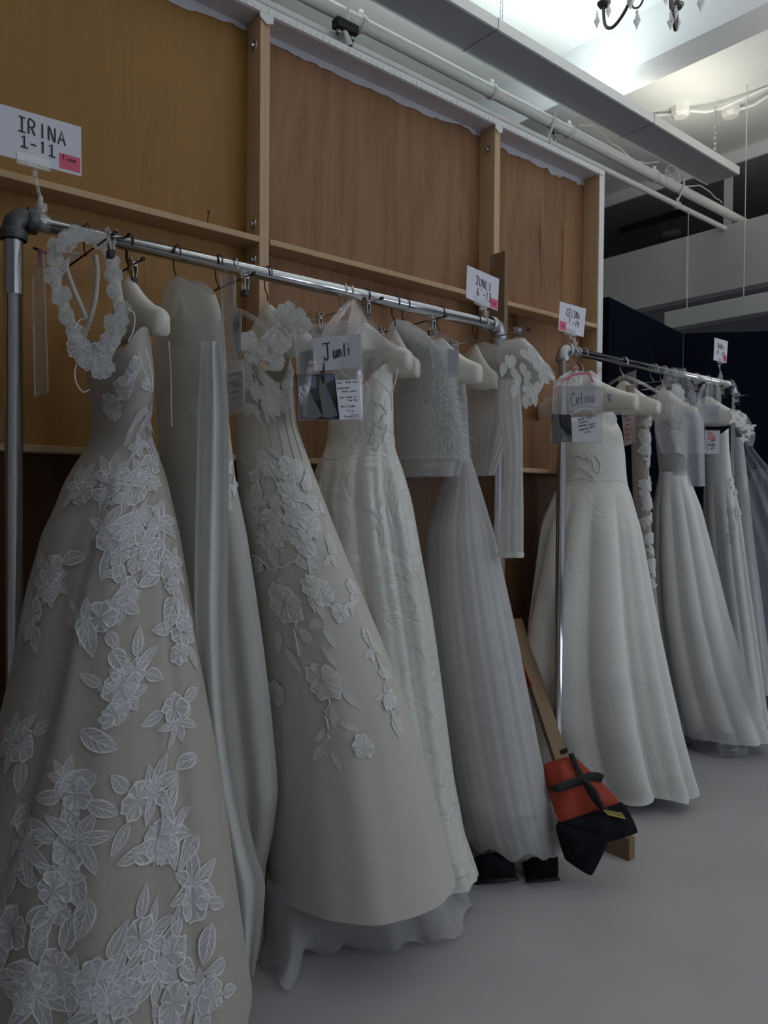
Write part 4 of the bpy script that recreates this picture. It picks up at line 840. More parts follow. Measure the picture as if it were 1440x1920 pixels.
rows = [(812, 1324, 1366, 1.85, 2), (850, 1322, 1368, 1.85, 1.9), (903, 1322, 1374, 1.85, 1.7), (915, 1320, 1378, 1.85, 1.5), (1000, 1322, 1390, 1.85, 1.4), (1100, 1330, 1403, 1.85, 1.35), (1200, 1342, 1418, 1.85, 1.3), (1300, 1356, 1432, 1.85, 1.3), (1355, 1366, 1440, 1.85, 1.3)]
SD = Gown(rows, 1.85, 1.5, folds=((9, .4, .6), (6, 2, .4)), amp=(.12, .10), fold_z=1.52, pw=.8, top=lambda th: .02*np.cos(2*(th - D(270))))
gD = gown('strapless_gown', 3.62, 1.85, 1.7, 'strapless white satin gown with beaded waist near the end of the farther rack')
SD.mesh(120, 60).build('gown_body', M['satinpale'], gD, True)
for i in range(16):
    th = D(rl.uniform(200, 275)); z = rl.uniform(1.2, 1.5); put(SD, gD, 'bead_spray', th, SD.v_of(z), sprig(.028, i), M['lacesolid'], .006, rl.uniform(0, 6))
rows = [(820, 1366, 1392, 1.85, 2), (850, 1368, 1396, 1.85, 1.9), (900, 1370, 1402, 1.85, 1.7), (1000, 1376, 1412, 1.85, 1.5), (1100, 1382, 1425, 1.85, 1.4), (1200, 1390, 1438, 1.85, 1.3), (1300, 1400, 1452, 1.85, 1.3)]
SE = Gown(rows, 1.85, 1.5, folds=((5, .4, .55), (9, 2, .3)), amp=(.04, .07))
gE = gown('grey_tulle_gown', 3.8, 1.85, 1.7, 'last gown of the farther rack, greyish tulle skirt with a flying train')
SE.mesh(90, 50).build('gown_body', M['slip'], gE, True)
cloth_panel([(800, 1366, 1388, 3.45, 3.42), (850, 1372, 1420, 3.45, 3.42), (900, 1380, 1462, 3.46, 3.40), (960, 1392, 1500, 3.46, 3.38), (1040, 1408, 1560, 3.47, 3.36), (1130, 1424, 1600, 3.48, 3.36), (1290, 1440, 1590, 3.50, 3.42)], 20, 46, 4, .03).build('train', M['tulle_blue'], gE, True)
cloth_panel([(880, 1412, 1460, 3.52, 3.5), (940, 1395, 1520, 3.52, 3.5), (1000, 1400, 1580, 3.52, 3.5), (1110, 1412, 1600, 3.52, 3.5), (1200, 1420, 1600, 3.52, 3.5), (1330, 1436, 1560, 3.54, 3.5)], 20, 46, 5, .03, 2).build('train', M['tulle_blue'], gE, True)
gF = gown('lace_sleeve_blouse', 3.85, 1.75, 1.75, 'sheer blouse with leafy lace sleeve at the very end of the farther rack', 'blouse')
sleeve([(768, 1362, 1384), (780, 1368, 1400), (800, 1380, 1410), (818, 1392, 1415), (836, 1402, 1412)], 3.40, .6).build('sleeve', M['tulle_thin'], gF, True)
for i, (px, py) in enumerate(((1380, 776), (1392, 785), (1386, 795), (1398, 800), (1404, 812), (1408, 800), (1375, 786), (1396, 822))):
    a = rl.uniform(2, 4.5); put_flat(gF, 'lace_leaf', atT(px, py, 3.34), ax*math.cos(a) + ay*math.sin(a), -ax*math.sin(a) + ay*math.cos(a), an, sprig(.03, i, 4), M['lacesolid'])
# ------------------------------------------------------------------ hangers in use
padded_hanger(240, Y1, 'padded hanger with pale cut end, inside the leftmost lace gown', half=.158)
padded_hanger(330, Y1, 'padded hanger under the shoulders of the sheer organza robe', half=.10, thick=.026)
padded_hanger(500, Y1, 'padded hanger inside the strapless ball gown with feathery bodice', half=.168)
padded_hanger(683, Y1, 'padded hanger behind the large clear pouch with handwritten name card', half=.174)
padded_hanger(738, Y1, 'padded hanger under the fluffy feather jacket', half=.085, thick=.03)
padded_hanger(822, Y1, 'padded hanger beside the feather jacket, above the tulle gown', half=.158)
padded_hanger(889, Y1, 'padded hanger under the sheer lace bolero', half=.08, thick=.024)
padded_hanger(1090, Y2, 'wide padded hanger with barcode sticker, first on the farther rack', half=.237, drop=.135, endh=.075, dark=False)
padded_hanger(1166, Y2, 'padded hanger beside the brown card pouch on the farther rack', half=.16, dark=False)
padded_hanger(1240, Y2, 'padded hanger behind the lace bodice on the farther rack', half=.155, dark=False)
padded_hanger(1322, Y2, 'padded hanger above the strapless satin gown on the farther rack', half=.185, dark=False)
clip_hanger(162, Y1, 'chrome clip hanger holding the petal straps of the leftmost gown', half=.17, z=1.965, clips=(-.9,), dark=True)
clip_hanger(243, Y1, 'clip hanger with black jaw and black tip beside the petal strap', half=.07, z=1.955, clips=(-.3,), dark=True)
clip_hanger(408, Y1, 'tilted clip hanger between the sheer robe and the narrow clear pouch', half=.17, z=1.945, clips=(-.8, .8), dark=True)
clip_hanger(640, Y1, 'clip hanger behind the large clear pouch with the handwritten name', half=.17, z=1.955, clips=(-.65, .7))
clip_hanger(757, Y1, 'clip hanger with black jaws beside the feather jacket hook', half=.17, z=1.945, clips=(-.7, .7), dark=True)
clip_hanger(903, Y1, 'clip hanger at the end of the nearer rail carrying the corded lace top', half=.19, z=1.955, clips=(-.78, .8))
clip_hanger(1222, Y2, 'clip hanger with black jaws left of the lace bodice on the farther rack', half=.15, z=1.95, clips=(-.5, .6))
clip_hanger(1256, Y2, 'clip hanger right above the lace bodice on the farther rack', half=.15, z=1.945, clips=(-.8, .6))
clip_hanger(1300, Y2, 'clip hanger pair with long black jaws over the veil', half=.17, z=1.945, clips=(-.8, .2))
clip_hanger(1340, Y2, 'clip hanger next to the last sign on the farther rack', half=.15, z=1.93, clips=(-.7, .7))
clear_hanger(437, Y1, 'clear plastic hanger in front of the strapless ball gown', half=.20, z=1.90)
clear_hanger(652, Y1, 'clear plastic hanger inside the large pouch with photographs', half=.21, z=1.92)
clear_hanger(1078, Y2, 'clear plastic hanger inside the pouch with pink zip', half=.16, z=1.93)
clear_hanger(1165, Y2, 'clear plastic hanger above the brown card pouch', half=.18, z=1.95)
# loose empty hooks seen on the far rail belong to packed hangers behind
# ------------------------------------------------------------------ handwriting
G = {'I': [[(.1,1),(.9,1)],[(.5,1),(.5,0)],[(.1,0),(.9,0)]], 'R': [[(.1,0),(.1,1),(.7,.95),(.8,.7),(.5,.5),(.1,.5)],[(.4,.5),(.85,0)]], 'i': [[(.5,.6),(.5,0)],[(.5,.85),(.52,.88)]], '|': [[(.5,1),(.5,0)]],
     'N': [[(.1,0),(.1,1),(.8,0),(.85,1)]], 'A': [[(0,0),(.45,1),(.9,0)],[(.2,.35),(.75,.35)]], '1': [[(.15,.75),(.5,1),(.5,0)],[(.05,0),(.95,0)]], '!': [[(.3,.8),(.5,1),(.5,0)]], '-': [[(.15,.45),(.85,.45)]],
     'J': [[(0,1),(.95,1)],[(.6,1),(.62,.2),(.4,0),(.05,.2)]], 'U': [[(.1,1),(.12,.2),(.45,0),(.8,.2),(.85,1)]], 'L': [[(.15,1),(.15,0),(.85,0)]], '6': [[(.7,1),(.25,.6),(.12,.25),(.4,0),(.75,.2),(.55,.45),(.2,.3)]], '*': [[(.45,1),(.55,.85)]],
     '3': [[(.1,.9),(.5,1),(.75,.75),(.4,.52),(.8,.3),(.5,0),(.05,.12)]], 'C': [[(.85,.85),(.5,1),(.1,.6),(.15,.15),(.5,0),(.95,.15)]], 'E': [[(.85,1),(.15,1),(.15,0),(.85,0)],[(.15,.5),(.7,.5)]], '7': [[(.05,.9),(.8,1),(.4,0)],[(.25,.5),(.7,.5)]],
     '4': [[(.15,1),(.1,.45),(.85,.45)],[(.7,1),(.7,0)]], 'D': [[(.15,0),(.15,1),(.65,.85),(.85,.5),(.6,.1),(.15,0)]], '9': [[(.75,.7),(.45,1),(.15,.75),(.4,.5),(.75,.75),(.7,0)]], '5': [[(.85,1),(.2,1),(.2,.55),(.7,.5),(.7,.1),(.15,0)]],
     'T': [[(0,1),(1,1)],[(.5,1),(.45,0)]], 'n': [[(.1,.6),(.1,0),(.15,.45),(.5,.6),(.75,.4),(.8,0)]], 'a': [[(.8,.5),(.45,.62),(.1,.3),(.35,0),(.75,.3),(.8,.6),(.85,0)]], 'u': [[(.1,.6),(.12,.15),(.4,0),(.75,.25),(.78,.6),(.85,0)]], 'l': [[(.5,1),(.5,0)]],
     'e': [[(.1,.3),(.8,.35),(.6,.62),(.2,.5),(.12,.15),(.4,0),(.85,.12)]], 'c': [[(.8,.5),(.4,.6),(.1,.3),(.4,0),(.85,.1)]], 'G': [[(.85,.85),(.5,1),(.1,.6),(.2,.1),(.6,0),(.85,.4),(.5,.4)]], 'o': [[(.45,.6),(.1,.3),(.45,0),(.8,.3),(.45,.6)]],
     'w': [[(0,.6),(.25,0),(.5,.5),(.7,0),(1,.6)]], 'B': [[(.15,0),(.15,1),(.7,.85),(.6,.55),(.15,.5),(.8,.35),(.65,.05),(.15,0)]], 't': [[(.5,1),(.45,.1),(.8,0)],[(.15,.65),(.85,.65)]], 'h': [[(.15,1),(.15,0),(.3,.5),(.7,.5),(.8,0)]], 'k': [[(.15,1),(.15,0)],[(.75,.6),(.2,.3),(.8,0)]],
     's': [[(.8,.55),(.35,.6),(.3,.38),(.7,.25),(.6,0),(.1,.05)]], 'F': [[(.15,0),(.15,1),(.9,1)],[(.15,.5),(.7,.5)]], 'S': [[(.85,.9),(.4,1),(.15,.75),(.75,.4),(.6,.05),(.1,.1)]], 'r': [[(.2,.6),(.2,0),(.3,.45),(.75,.6)]], 'd': [[(.75,.5),(.4,.6),(.1,.3),(.4,0),(.75,.25),(.78,1),(.82,0)]],
     'Z': [[(.1,1),(.85,1),(.1,0),(.9,0)]], 'p': [[(.15,.6),(.15,-.4)],[(.15,.45),(.55,.6),(.8,.3),(.5,0),(.15,.15)]], 'y': [[(.1,.6),(.4,.1)],[(.8,.6),(.2,-.4)]], 'b': [[(.15,1),(.15,0),(.6,.05),(.8,.35),(.5,.6),(.15,.4)]], '.': [[(.4,.02),(.5,.06)]], 'm': [[(.05,.6),(.05,0),(.2,.55),(.45,.5),(.45,0),(.6,.55),(.9,.5),(.95,0)]], 'g': [[(.8,.5),(.4,.6),(.1,.3),(.4,0),(.8,.3),(.75,-.4),(.2,-.3)]]}
def write(par, quad, lines, th=.012, m='ink', name='lettering', lift=.0012, jitter=.02, seed=0):
    """quad: top-left, top-right, bottom-right, bottom-left world corners; lines: (text, u0, v_base, height, width per letter, slope)"""
    tl, tr, br, bl = [Vector(q) for q in quad]; r = random.Random(seed); nrm = (tr - tl).cross(bl - tl).normalized()
    if nrm.dot(EYE - tl) < 0: nrm = -nrm
    W = (tr - tl).length; H = (bl - tl).length; b = MB()
    def at(u, v): return (tl*(1-u) + tr*u)*(1-v) + (bl*(1-u) + br*u)*v + nrm*lift
    for (text, u0, vb, h, wd, sl) in lines:
        for i, ch in enumerate(text):
            if ch == ' ' or ch not in G: continue
            for stroke in G[ch]:
                pts = [at(u0 + wd*(i + x*.82) + r.uniform(-1, 1)*jitter*wd, vb - y*h + sl*(i + x) + r.uniform(-1, 1)*jitter*h) for x, y in stroke]
                if len(pts) > 3: pts = [Vector(p) for p in smooth_line(pts, len(pts)*4)]
                t = th*H; n = len(pts); L, Rr = [], []
                for k in range(n):
                    d = (pts[min(n-1, k+1)] - pts[max(0, k-1)])
                    if d.length < 1e-7: d = tr - tl
                    sd = d.normalized().cross(nrm)*t/2; L.append(pts[k] + sd); Rr.append(pts[k] - sd)
                b.grid([L, Rr])
    return b.build(name, M[m], par)
def quadpx(c, t): return [atT(px, py, tt) for (px, py), tt in zip(c, t)]
def sub(quad, u0, v0, u1, v1, lift=.0):
    tl, tr, br, bl = [Vector(q) for q in quad]; n = (tr - tl).cross(bl - tl).normalized()
    if n.dot(EYE - tl) < 0: n = -n
    at = lambda u, v: (tl*(1-u) + tr*u)*(1-v) + (bl*(1-u) + br*u)*v + n*lift
    return [at(u0, v0), at(u1, v0), at(u1, v1), at(u0, v1)]
def sheet(par, name, quad, m, th=.0012):
    q = [Vector(p) for p in quad]; n = (q[1] - q[0]).cross(q[3] - q[0]).normalized()
    if n.dot(EYE - q[0]) > 0: n = -n
    return MB().prism(q, n*th).build(name, M[m], par)
# ------------------------------------------------------------------ name cards in clear clip holders
def sign(quad, base, label, lines, stick, note, th=.016, lean=None):
    t = empty('name_card', base, label, 'sign', 'white name cards clipped above the rails'); sheet(t, 'card', quad, 'card')
    write(t, quad, lines, th, seed=len(label)); sq = sub(quad, *stick, lift=.0008); so = sheet(t, 'sticky_note', sq, 'sticky', .0004)
    write(so, sq, note, .05, name='note_writing')
    tl, tr, br, bl = [Vector(q) for q in quad]; bc = bl*.56 + br*.44; ux = (br - bl).normalized(); up = (tl - bl).normalized(); nn = ux.cross(up)
    if nn.dot(EYE - bc) < 0: nn = -nn
    W = (br - bl).length
    MB().prism([bc - ux*W*.19 - up*.010 + nn*.004, bc + ux*W*.19 - up*.010 + nn*.004, bc + ux*W*.19 + up*.018 + nn*.003, bc - ux*W*.19 + up*.018 + nn*.003], -nn*.0065).build('clip_jaw', M['acrylic'], t)
    MB().tube([bc - ux*W*.21 - up*.008 + nn*.006, bc + ux*W*.21 - up*.008 + nn*.006], .0035, 8).build('hinge_bar', M['acrylic'], t, True)
    a = bc - up*.016; B = Vector(base) + Vector((0, 0, .05)); pm = a*.5 + B*.5; d = (B - a); s = MB()
    s.tube([a + d*.0, a + d*.25, a + d*.75, B], .0042, 8)
    for f in (.12, .92): s.lathe([(0, -.011), (.006, -.009), (.0075, 0), (.006, .009), (0, .011)], a + d*f, 10)
    s.build('swivel_arm', M['acrylic'], t, True)
    b = Vector(base); c = MB(); c.box((b.x - .011, b.y - .010, b.z + .012), (b.x + .011, b.y + .010, b.z + .046)); c.lathe([(.0195, -.016), (.0225, -.016), (.0225, .016), (.0195, .016)], (b.x, b.y, RZ), 18, axis='x'); c.build('rail_clamp', M['acrylic'], t, True)
    return t
x = railX(78, Y1); q = quadpx(((-12, 191), (152, 238), (153, 331), (-12, 287)), (1.575, 1.690, 1.690, 1.575))
sign(q, (x, Y1, RZ), 'large white card handwritten 1-11 clipped at the near end of the rack', [('IR|NA', .26, .42, .28, .115, .012), ('1-!1', .29, .72, .23, .105, .010)], (.735, .64, .985, .94), [('Tina', .12, .40, .30, .17, .01)], .032)
x = railX(906, Y1); q = quadpx(((876, 497), (936, 523), (933, 583), (874, 558)), (2.48, 2.60, 2.60, 2.48))
sign(q, (x, Y1, RZ), 'white card handwritten 6-13 above the far end of the nearer rack', [('JUNL|', .27, .46, .26, .10, .012), ('6*-!3', .31, .78, .24, .095, .008)], (.74, .68, .98, .97), [('Tim', .2, .6, .25, .2, 0)], .030)
x = railX(1074, Y2); q = quadpx(((1050, 565), (1099, 579), (1094, 632), (1047, 619)), (2.98, 3.10, 3.10, 2.98))
sign(q, (x, Y2, RZ), 'white card handwritten 7-14 at the near end of the farther rack', [('CELINA', .26, .42, .24, .088, .004), ('7 -!4', .36, .68, .20, .085, .010)], (.03, .66, .28, .97), [('Tim', .2, .6, .25, .2, 0)], .032)
x = railX(1347, Y2); q = quadpx(((1340, 633), (1365, 640), (1362, 681), (1338, 675)), (3.74, 3.84, 3.84, 3.74))
sign(q, (x, Y2, RZ), 'small white card handwritten 9-15 at the far end of the farther rack', [('DARA', .24, .42, .22, .12, .006), ('9* -!5', .24, .74, .22, .095, .005)], (.72, .66, .97, .94), [('Tim', .2, .6, .25, .2, 0)], .034)
# ------------------------------------------------------------------ clear pouches with papers
def pouch(name, quad, label, mat_='clear', zipc=None, wave=.006):
    tl, tr, br, bl = [Vector(q) for q in quad]; n = (tr - tl).cross(bl - tl).normalized()
    if n.dot(EYE - tl) < 0: n = -n
    t = empty(name, (tl + tr)/2, label, 'pouch', 'clear document pouches'); G_ = []
    for sgn, nm in ((1, 'front_sheet'), (-1, 'back_sheet')):
        G_ = [[(tl*(1-u) + tr*u)*(1-v) + (bl*(1-u) + br*u)*v + n*(sgn*.004 + wave*math.sin(7*u + 3*v)*math.sin(math.pi*v)*.5 + .0*sgn) for u in [k/12 for k in range(13)]] for v in [k/12 for k in range(13)]]
        MB().grid(G_).build(nm, M[mat_], t, True)
    e = MB(); e.tube([tl, bl, br, tr], .0016, 5); e.build('welded_edge', M['acrylic'], t, True)
    if zipc: MB().prism([tl*.98 + bl*.02 + n*.005, tr*.98 + br*.02 + n*.005, tr*.92 + br*.08 + n*.005, tl*.92 + bl*.08 + n*.005], -n*.01).build('zip_strip', M[zipc], t)
    return t
# large pouch in the middle of the near rack
q = quadpx(((553, 612), (677, 598), (680, 787), (561, 788)), (1.86, 1.91, 1.90, 1.85))
p = pouch('document_pouch', q, 'large clear pouch with name card, two photographs and a handwritten list')
cq = quadpx(((584, 634), (676, 626), (677, 689), (590, 696)), (1.864, 1.905, 1.902, 1.866)); c_ = sheet(p, 'name_card', cq, 'cardgrey'); write(c_, cq, [('J', .20, .70, .50, .20, 0), ('unli', .42, .66, .40, .095, -.012)], .042)
fq = quadpx(((562, 660), (606, 655), (610, 700), (563, 703)), (1.862, 1.875, 1.873, 1.860)); f_ = sheet(p, 'upper_photo', fq, 'photo_mid')
h = sub(fq, .25, .30, .75, 1.0, .0009); MB().add([h[0]*.6 + h[1]*.4, h[0]*.3 + h[1]*.7, h[1]*.5 + h[2]*.5, h[2], h[3], h[0]*.4 + h[3]*.6], [(0, 1, 2, 3, 4, 5)]).build('printed_back', M['photo_skin'], f_)
MB().lathe([(0, -.0004), (.007, -.0004), (.007, .0004), (0, .0004)], sub(fq, .55, .12, .6, .2, .0012)[0], 10, axis='y').build('printed_hair', M['photo'], f_)
fq = quadpx(((553, 702), (627, 701), (638, 786), (562, 787)), (1.855, 1.875, 1.870, 1.850)); f_ = sheet(p, 'lower_photo', fq, 'photo')
def printed(par, quad, shapes, lift=.0010):
    tl, tr, br, bl = [Vector(k) for k in quad]; n = (tr - tl).cross(bl - tl).normalized()
    if n.dot(EYE - tl) < 0: n = -n
    for nm, m, pts, lf in shapes:
        MB().add([(tl*(1-u) + tr*u)*(1-v) + (bl*(1-u) + br*u)*v + n*(lift + lf) for u, v in pts], [tuple(range(len(pts)))]).build(nm, M[m], par)
printed(f_, fq, [('printed_backdrop', 'photo_mid', [(.0, .02), (.98, .0), (.98, .55), (.0, .6)], 0), ('printed_window', 'photo_blue', [(.32, .06), (.52, .05), (.5, .3), (.33, .32)], .0002), ('printed_window', 'photo_blue', [(.74, .02), (.98, .02), (.98, .12), (.76, .2)], .0002),
     ('printed_gown', 'photo_pale', [(.18, .2), (.30, .2), (.32, .38), (.56, .92), (.40, .99), (.18, .99), (.08, .9), (.2, .4)], .0004), ('printed_gown', 'photo_pale', [(.60, .12), (.78, .14), (.74, .36), (.90, .9), (.82, .98), (.58, .96), (.56, .4)], .0004), ('printed_gown', 'photo_blue', [(.76, .3), (.95, .88), (.9, .95), (.73, .4)], .0006), ('printed_hair', 'photo', [(.20, .05), (.28, .05), (.28, .2), (.21, .2)], .0006), ('printed_hair', 'photo', [(.63, .03), (.73, .04), (.72, .22), (.66, .22)], .0006)])
nq = quadpx(((629, 714), (673, 711), (678, 785), (637, 787)), (1.868, 1.888, 1.885, 1.866)); n_s = sheet(p, 'note_card', nq, 'card')
write(n_s, nq, [('Gown - Both Looks', .05, .08, .05, .055, -.0), ('Underwear -', .05, .22, .05, .06, 0), ('Both Looks', .25, .31, .05, .06, 0), ('Sew Flower to', .12, .46, .05, .055, 0), ('Low Tea', .45, .54, .05, .06, 0), ('Back Zipper', .12, .69, .05, .06, 0), ('Slip -', .38, .81, .05, .07, 0), ('Blush', .22, .95, .05, .07, 0)], .009)
sheet(n_s, 'stamp', sub(nq, .55, .87, .9, .97, .0008), 'cardgrey', .0004)
gar = quadpx(((665, 580), (728, 648), (726, 660), (680, 712)), (2.0, 1.90, 1.90, 1.93)); pch = empty('plastic_cover', gar[0], 'clear plastic garment cover draped on the hanger beside the large pouch', 'cover')
cloth_panel([(560, 655, 664, 2.02, 2.02), (585, 632, 688, 2.0, 1.99), (620, 606, 712, 1.98, 1.94), (655, 600, 732, 1.97, 1.90), (670, 610, 722, 1.97, 1.91), (700, 640, 700, 1.96, 1.93), (716, 670, 686, 1.95, 1.94)], 16, 30, 1.5, .012).build('film', M['haze'], pch, True)
MB().tube([atT(676, 668, 1.95), atT(727, 667, 1.90)], .0016, 6).build('cover_seam', M['acrylic'], pch, True)
MB().tube([atT(640, 593, 2.03), atT(655, 570, 2.06), atT(668, 562, 2.06)], .006, 8).build('cover_neck', M['acrylic'], pch, True)
# narrow pouch seen almost edge on
q = quadpx(((414, 514), (441, 516), (446, 708), (425, 712)), (1.74, 1.72, 1.715, 1.74)); p = pouch('document_pouch', q, 'narrow clear pouch with a card ending in NA, between robe and ball gown', wave=.012)
cq = quadpx(((435, 592), (452, 582), (452, 655), (437, 668)), (1.735, 1.70, 1.70, 1.735)); c_ = sheet(p, 'name_card', cq, 'cardgrey'); write(c_, cq, [('NA', .18, .45, .30, .38, -.02)], .025)
q = quadpx(((422, 690), (456, 682), (458, 770), (427, 778)), (1.735, 1.70, 1.70, 1.735)); p = pouch('document_pouch', q, 'small clear pouch with a pink handwritten slip above the ball gown bodice')
cq = sub(q, .1, .14, .97, .92); c_ = sheet(p, 'slip', cq, 'notepink'); write(c_, cq, [('Veil Looks', .1, .08, .06, .08, 0), ('Gown', .15, .28, .06, .10, 0), ('needle', .3, .38, .06, .10, 0), ('no Bows', .15, .58, .08, .09, 0), ('back up', .25, .72, .06, .09, 0)], .012, 'ink')
# leftmost pouch, edge on
q = quadpx(((62, 520), (82, 470), (90, 735), (66, 745)), (1.60, 1.56, 1.56, 1.60)); p = pouch('document_pouch', q, 'narrow clear pouch hanging edge on at the left end of the rack', wave=.01)
MB().prism([atT(70, 470, 1.59), atT(78, 466, 1.58), atT(80, 500, 1.58), atT(73, 505, 1.59)], an*.002).build('zip_end', M['zip'], p)
MB().tube([atT(64, 465, 1.60), atT(84, 474, 1.58)], .004, 6).build('hanger_end', M['rubber'], p, True)
# pouch beside the feather jacket
q = quadpx(((806, 612), (858, 640), (862, 700), (812, 690)), (2.15, 2.12, 2.12, 2.15)); p = pouch('document_pouch', q, 'crumpled clear pouch with blank white card beside the feather jacket', wave=.012)
cq = quadpx(((838, 654), (860, 656), (861, 708), (840, 707)), (2.14, 2.12, 2.12, 2.14)); sheet(p, 'blank_card', cq, 'card')
# far rack: pouch with pink zip
q = quadpx(((1038, 712), (1129, 724), (1128, 832), (1034, 828)), (2.84, 2.82, 2.80, 2.82)); p = pouch('document_pouch', q, 'clear pouch with pink zip, name card and note, first on the farther rack')
MB().tube([Vector(k) for k in smooth_line([atT(*k, 2.80) for k in ((1052, 716), (1075, 703), (1098, 700), (1106, 704), (1112, 716))], 24)], .004, 8).build('zip_strip', M['zip'], p, True)
cloth_panel([(695, 1066, 1110, 2.85, 2.84), (708, 1048, 1124, 2.84, 2.83), (724, 1040, 1130, 2.83, 2.82)], 14, 12, 2, .012).build('folded_top', M['haze'], p, True)
MB().tube([atT(1080 + 5*math.cos(a), 691 + 3.2*math.sin(a), 2.86) for a in [k*.5236 for k in range(12)]], .0025, 6, closed=True).build('eyelet', M['steel'], p, True)
cq = quadpx(((1066, 726), (1124, 725), (1123, 768), (1067, 771)), (2.832, 2.826, 2.824, 2.83)); c_ = sheet(p, 'name_card', cq, 'cardgrey'); write(c_, cq, [('C', .06, .80, .55, .20, 0), ('elina', .24, .72, .45, .125, -.01)], .035)
fq = quadpx(((1034, 776), (1070, 778), (1073, 828), (1036, 830)), (2.825, 2.815, 2.81, 2.82)); f_ = sheet(p, 'photo', fq, 'photo'); printed(f_, fq, [('printed_wall', 'photo_mid', [(.5, .05), (.98, .05), (.98, .5), (.62, .5)], 0), ('printed_gown', 'photo_pale', [(.5, .5), (.62, .6), (.8, .96), (.5, .96)], .0003), ('printed_hair', 'photo', [(.68, .15), (.78, .15), (.78, .45), (.66, .5)], .0004)])
nq = quadpx(((1071, 783), (1120, 781), (1124, 826), (1074, 829)), (2.818, 2.81, 2.805, 2.815)); n_s = sheet(p, 'note_card', nq, 'card')
write(n_s, nq, [('Both Shoes', .28, .14, .09, .055, -.01), ('Lashes', .30, .27, .09, .055, -.01), ('Shoulder Cutouts', .26, .40, .09, .04, -.005), ('underwear Both', .28, .56, .09, .042, -.008), ('Looks', .45, .68, .09, .05, -.01)], .016)
MB().tube([Vector(k) for k in smooth_line([atT(*k, 2.80) for k in ((1070, 778), (1085, 768), (1105, 766), (1116, 776))], 16)], .003, 6).build('pocket_edge', M['acrylic'], p, True)
bq = quadpx(((1138, 738), (1146, 738), (1147, 755), (1139, 755)), (2.83, 2.83, 2.83, 2.83)); st_ = empty('barcode_sticker', bq[0], 'grey barcode sticker on the wide padded hanger of the farther rack', 'sticker'); sheet(st_, 'label', bq, 'cardgrey')
for k in range(7): sheet(st_, 'bar', sub(bq, .08, .06 + .13*k, .92, .06 + .13*k + (.05 if k % 2 else .08), .0006), 'photo', .0003)
# brown pouch, grey pouch
q = quadpx(((1160, 706), (1192, 694), (1190, 830), (1172, 836)), (3.06, 3.02, 3.02, 3.06)); p = pouch('document_pouch', q, 'clear pouch with brown card and red writing, behind the first padded hanger', wave=.012)
cq = quadpx(((1172, 722), (1190, 722), (1188, 768), (1174, 768)), (3.05, 3.03, 3.03, 3.05)); sheet(p, 'brown_card', cq, 'kraft')
cq = quadpx(((1168, 784), (1188, 780), (1185, 832), (1171, 836)), (3.05, 3.03, 3.03, 3.05)); c_ = sheet(p, 'slip', cq, 'notepink'); write(c_, cq, [('Gown', .2, .12, .09, .18, 0), ('no', .3, .30, .09, .18, 0), ('Bows', .2, .48, .09, .18, 0), ('Looks', .1, .66, .09, .16, 0), ('tie', .3, .84, .09, .18, 0)], .02, 'inkred')
q = quadpx(((1316, 758), (1349, 760), (1350, 792), (1318, 794)), (3.42, 3.40, 3.40, 3.42)); p = pouch('document_pouch', q, 'hazy grey pouch with faint writing above the strapless satin gown', mat_='haze', wave=.004)
cq = sub(q, .04, .05, .97, .95); c_ = sheet(p, 'grey_card', cq, 'cardgrey'); write(c_, cq, [('LCA', .35, .68, .35, .19, -.02)], .03)
cloth_panel([(718, 1318, 1345, 3.46, 3.44), (735, 1310, 1352, 3.45, 3.43), (765, 1306, 1352, 3.44, 3.42)], 14, 14, 2, .015).build('crumpled_top', M['haze'], p, True)
q = quadpx(((1322, 806), (1350, 806), (1349, 852), (1322, 852)), (3.42, 3.40, 3.40, 3.42)); p = pouch('document_pouch', q, 'small clear pouch with pink marked note on the strapless satin gown')
cq = sub(q, .02, .04, .98, .96); c_ = sheet(p, 'note_card', cq, 'card'); write(c_, cq, [('Two', .1, .14, .10, .15, 0), ('More', .08, .26, .10, .15, 0), ('shoes', .1, .38, .10, .13, 0)], .05, 'sticky', 'pink_writing'); write(c_, cq, [('in robes', .08, .52, .07, .08, -.01), ('underwear', .1, .63, .07, .07, 0), ('no Slip', .05, .74, .07, .09, -.01), ('in Pack', .08, .86, .07, .08, -.01)], .022)
KR = 1.0
# ------------------------------------------------------------------ wooden brace, plank, sandbags
br = empty('stage_brace', (2.62, 2.0, 0), 'wooden brace with slanting leg and foot board on the floor between the racks', 'brace')
a = onX(1056, 1440, 2.62); b = onX(972, 1185, 2.62)
d = (a - b)
bevel(MB().beam(b - d*.1, a + d*.38, .02, .085, (1, 0, 0)).build('slanting_leg', M['board'], br), .002)
bevel(MB().box((2.605, 1.615, 0), (2.645, 2.2, .088)).build('foot_board', M['board'], br), .002)
for y in (2.05, 1.95): MB().lathe([(0, -.004), (.007, -.003), (.007, 0), (0, 0)], (2.604, y, .05), 8, axis='x').build('bolt', M['steel'], br)
rc = empty('red_strap', onX(992, 1270, 2.58), 'small red cloth strap beside the slanting wooden leg', 'strap')
MB().prism([onX(978, 1240, 2.57), onX(996, 1284, 2.57), onX(988, 1290, 2.57), onX(974, 1290, 2.57)], (.006, 0, 0)).build('cloth', M['orange'], rc)
pk = empty('upright_plank', (2.42, 2.16, 0), 'narrow brown plank standing upright behind the second name card', 'plank')
bevel(MB().box((2.418, 2.125, 0), (2.441, 2.209, 2.46)).build('plank', M['board'], pk), .002)
MB().box((2.4165, 2.185, 2.40), (2.418, 2.207, 2.455)).build('metal_plate', M['galv'], pk)
for z in (2.37, 2.42, 2.445): MB().lathe([(0, -.002), (.003, -.001), (.003, 0), (0, 0)], (2.4165, 2.196, z), 8, axis='x').build('bolt', M['wire'], pk)
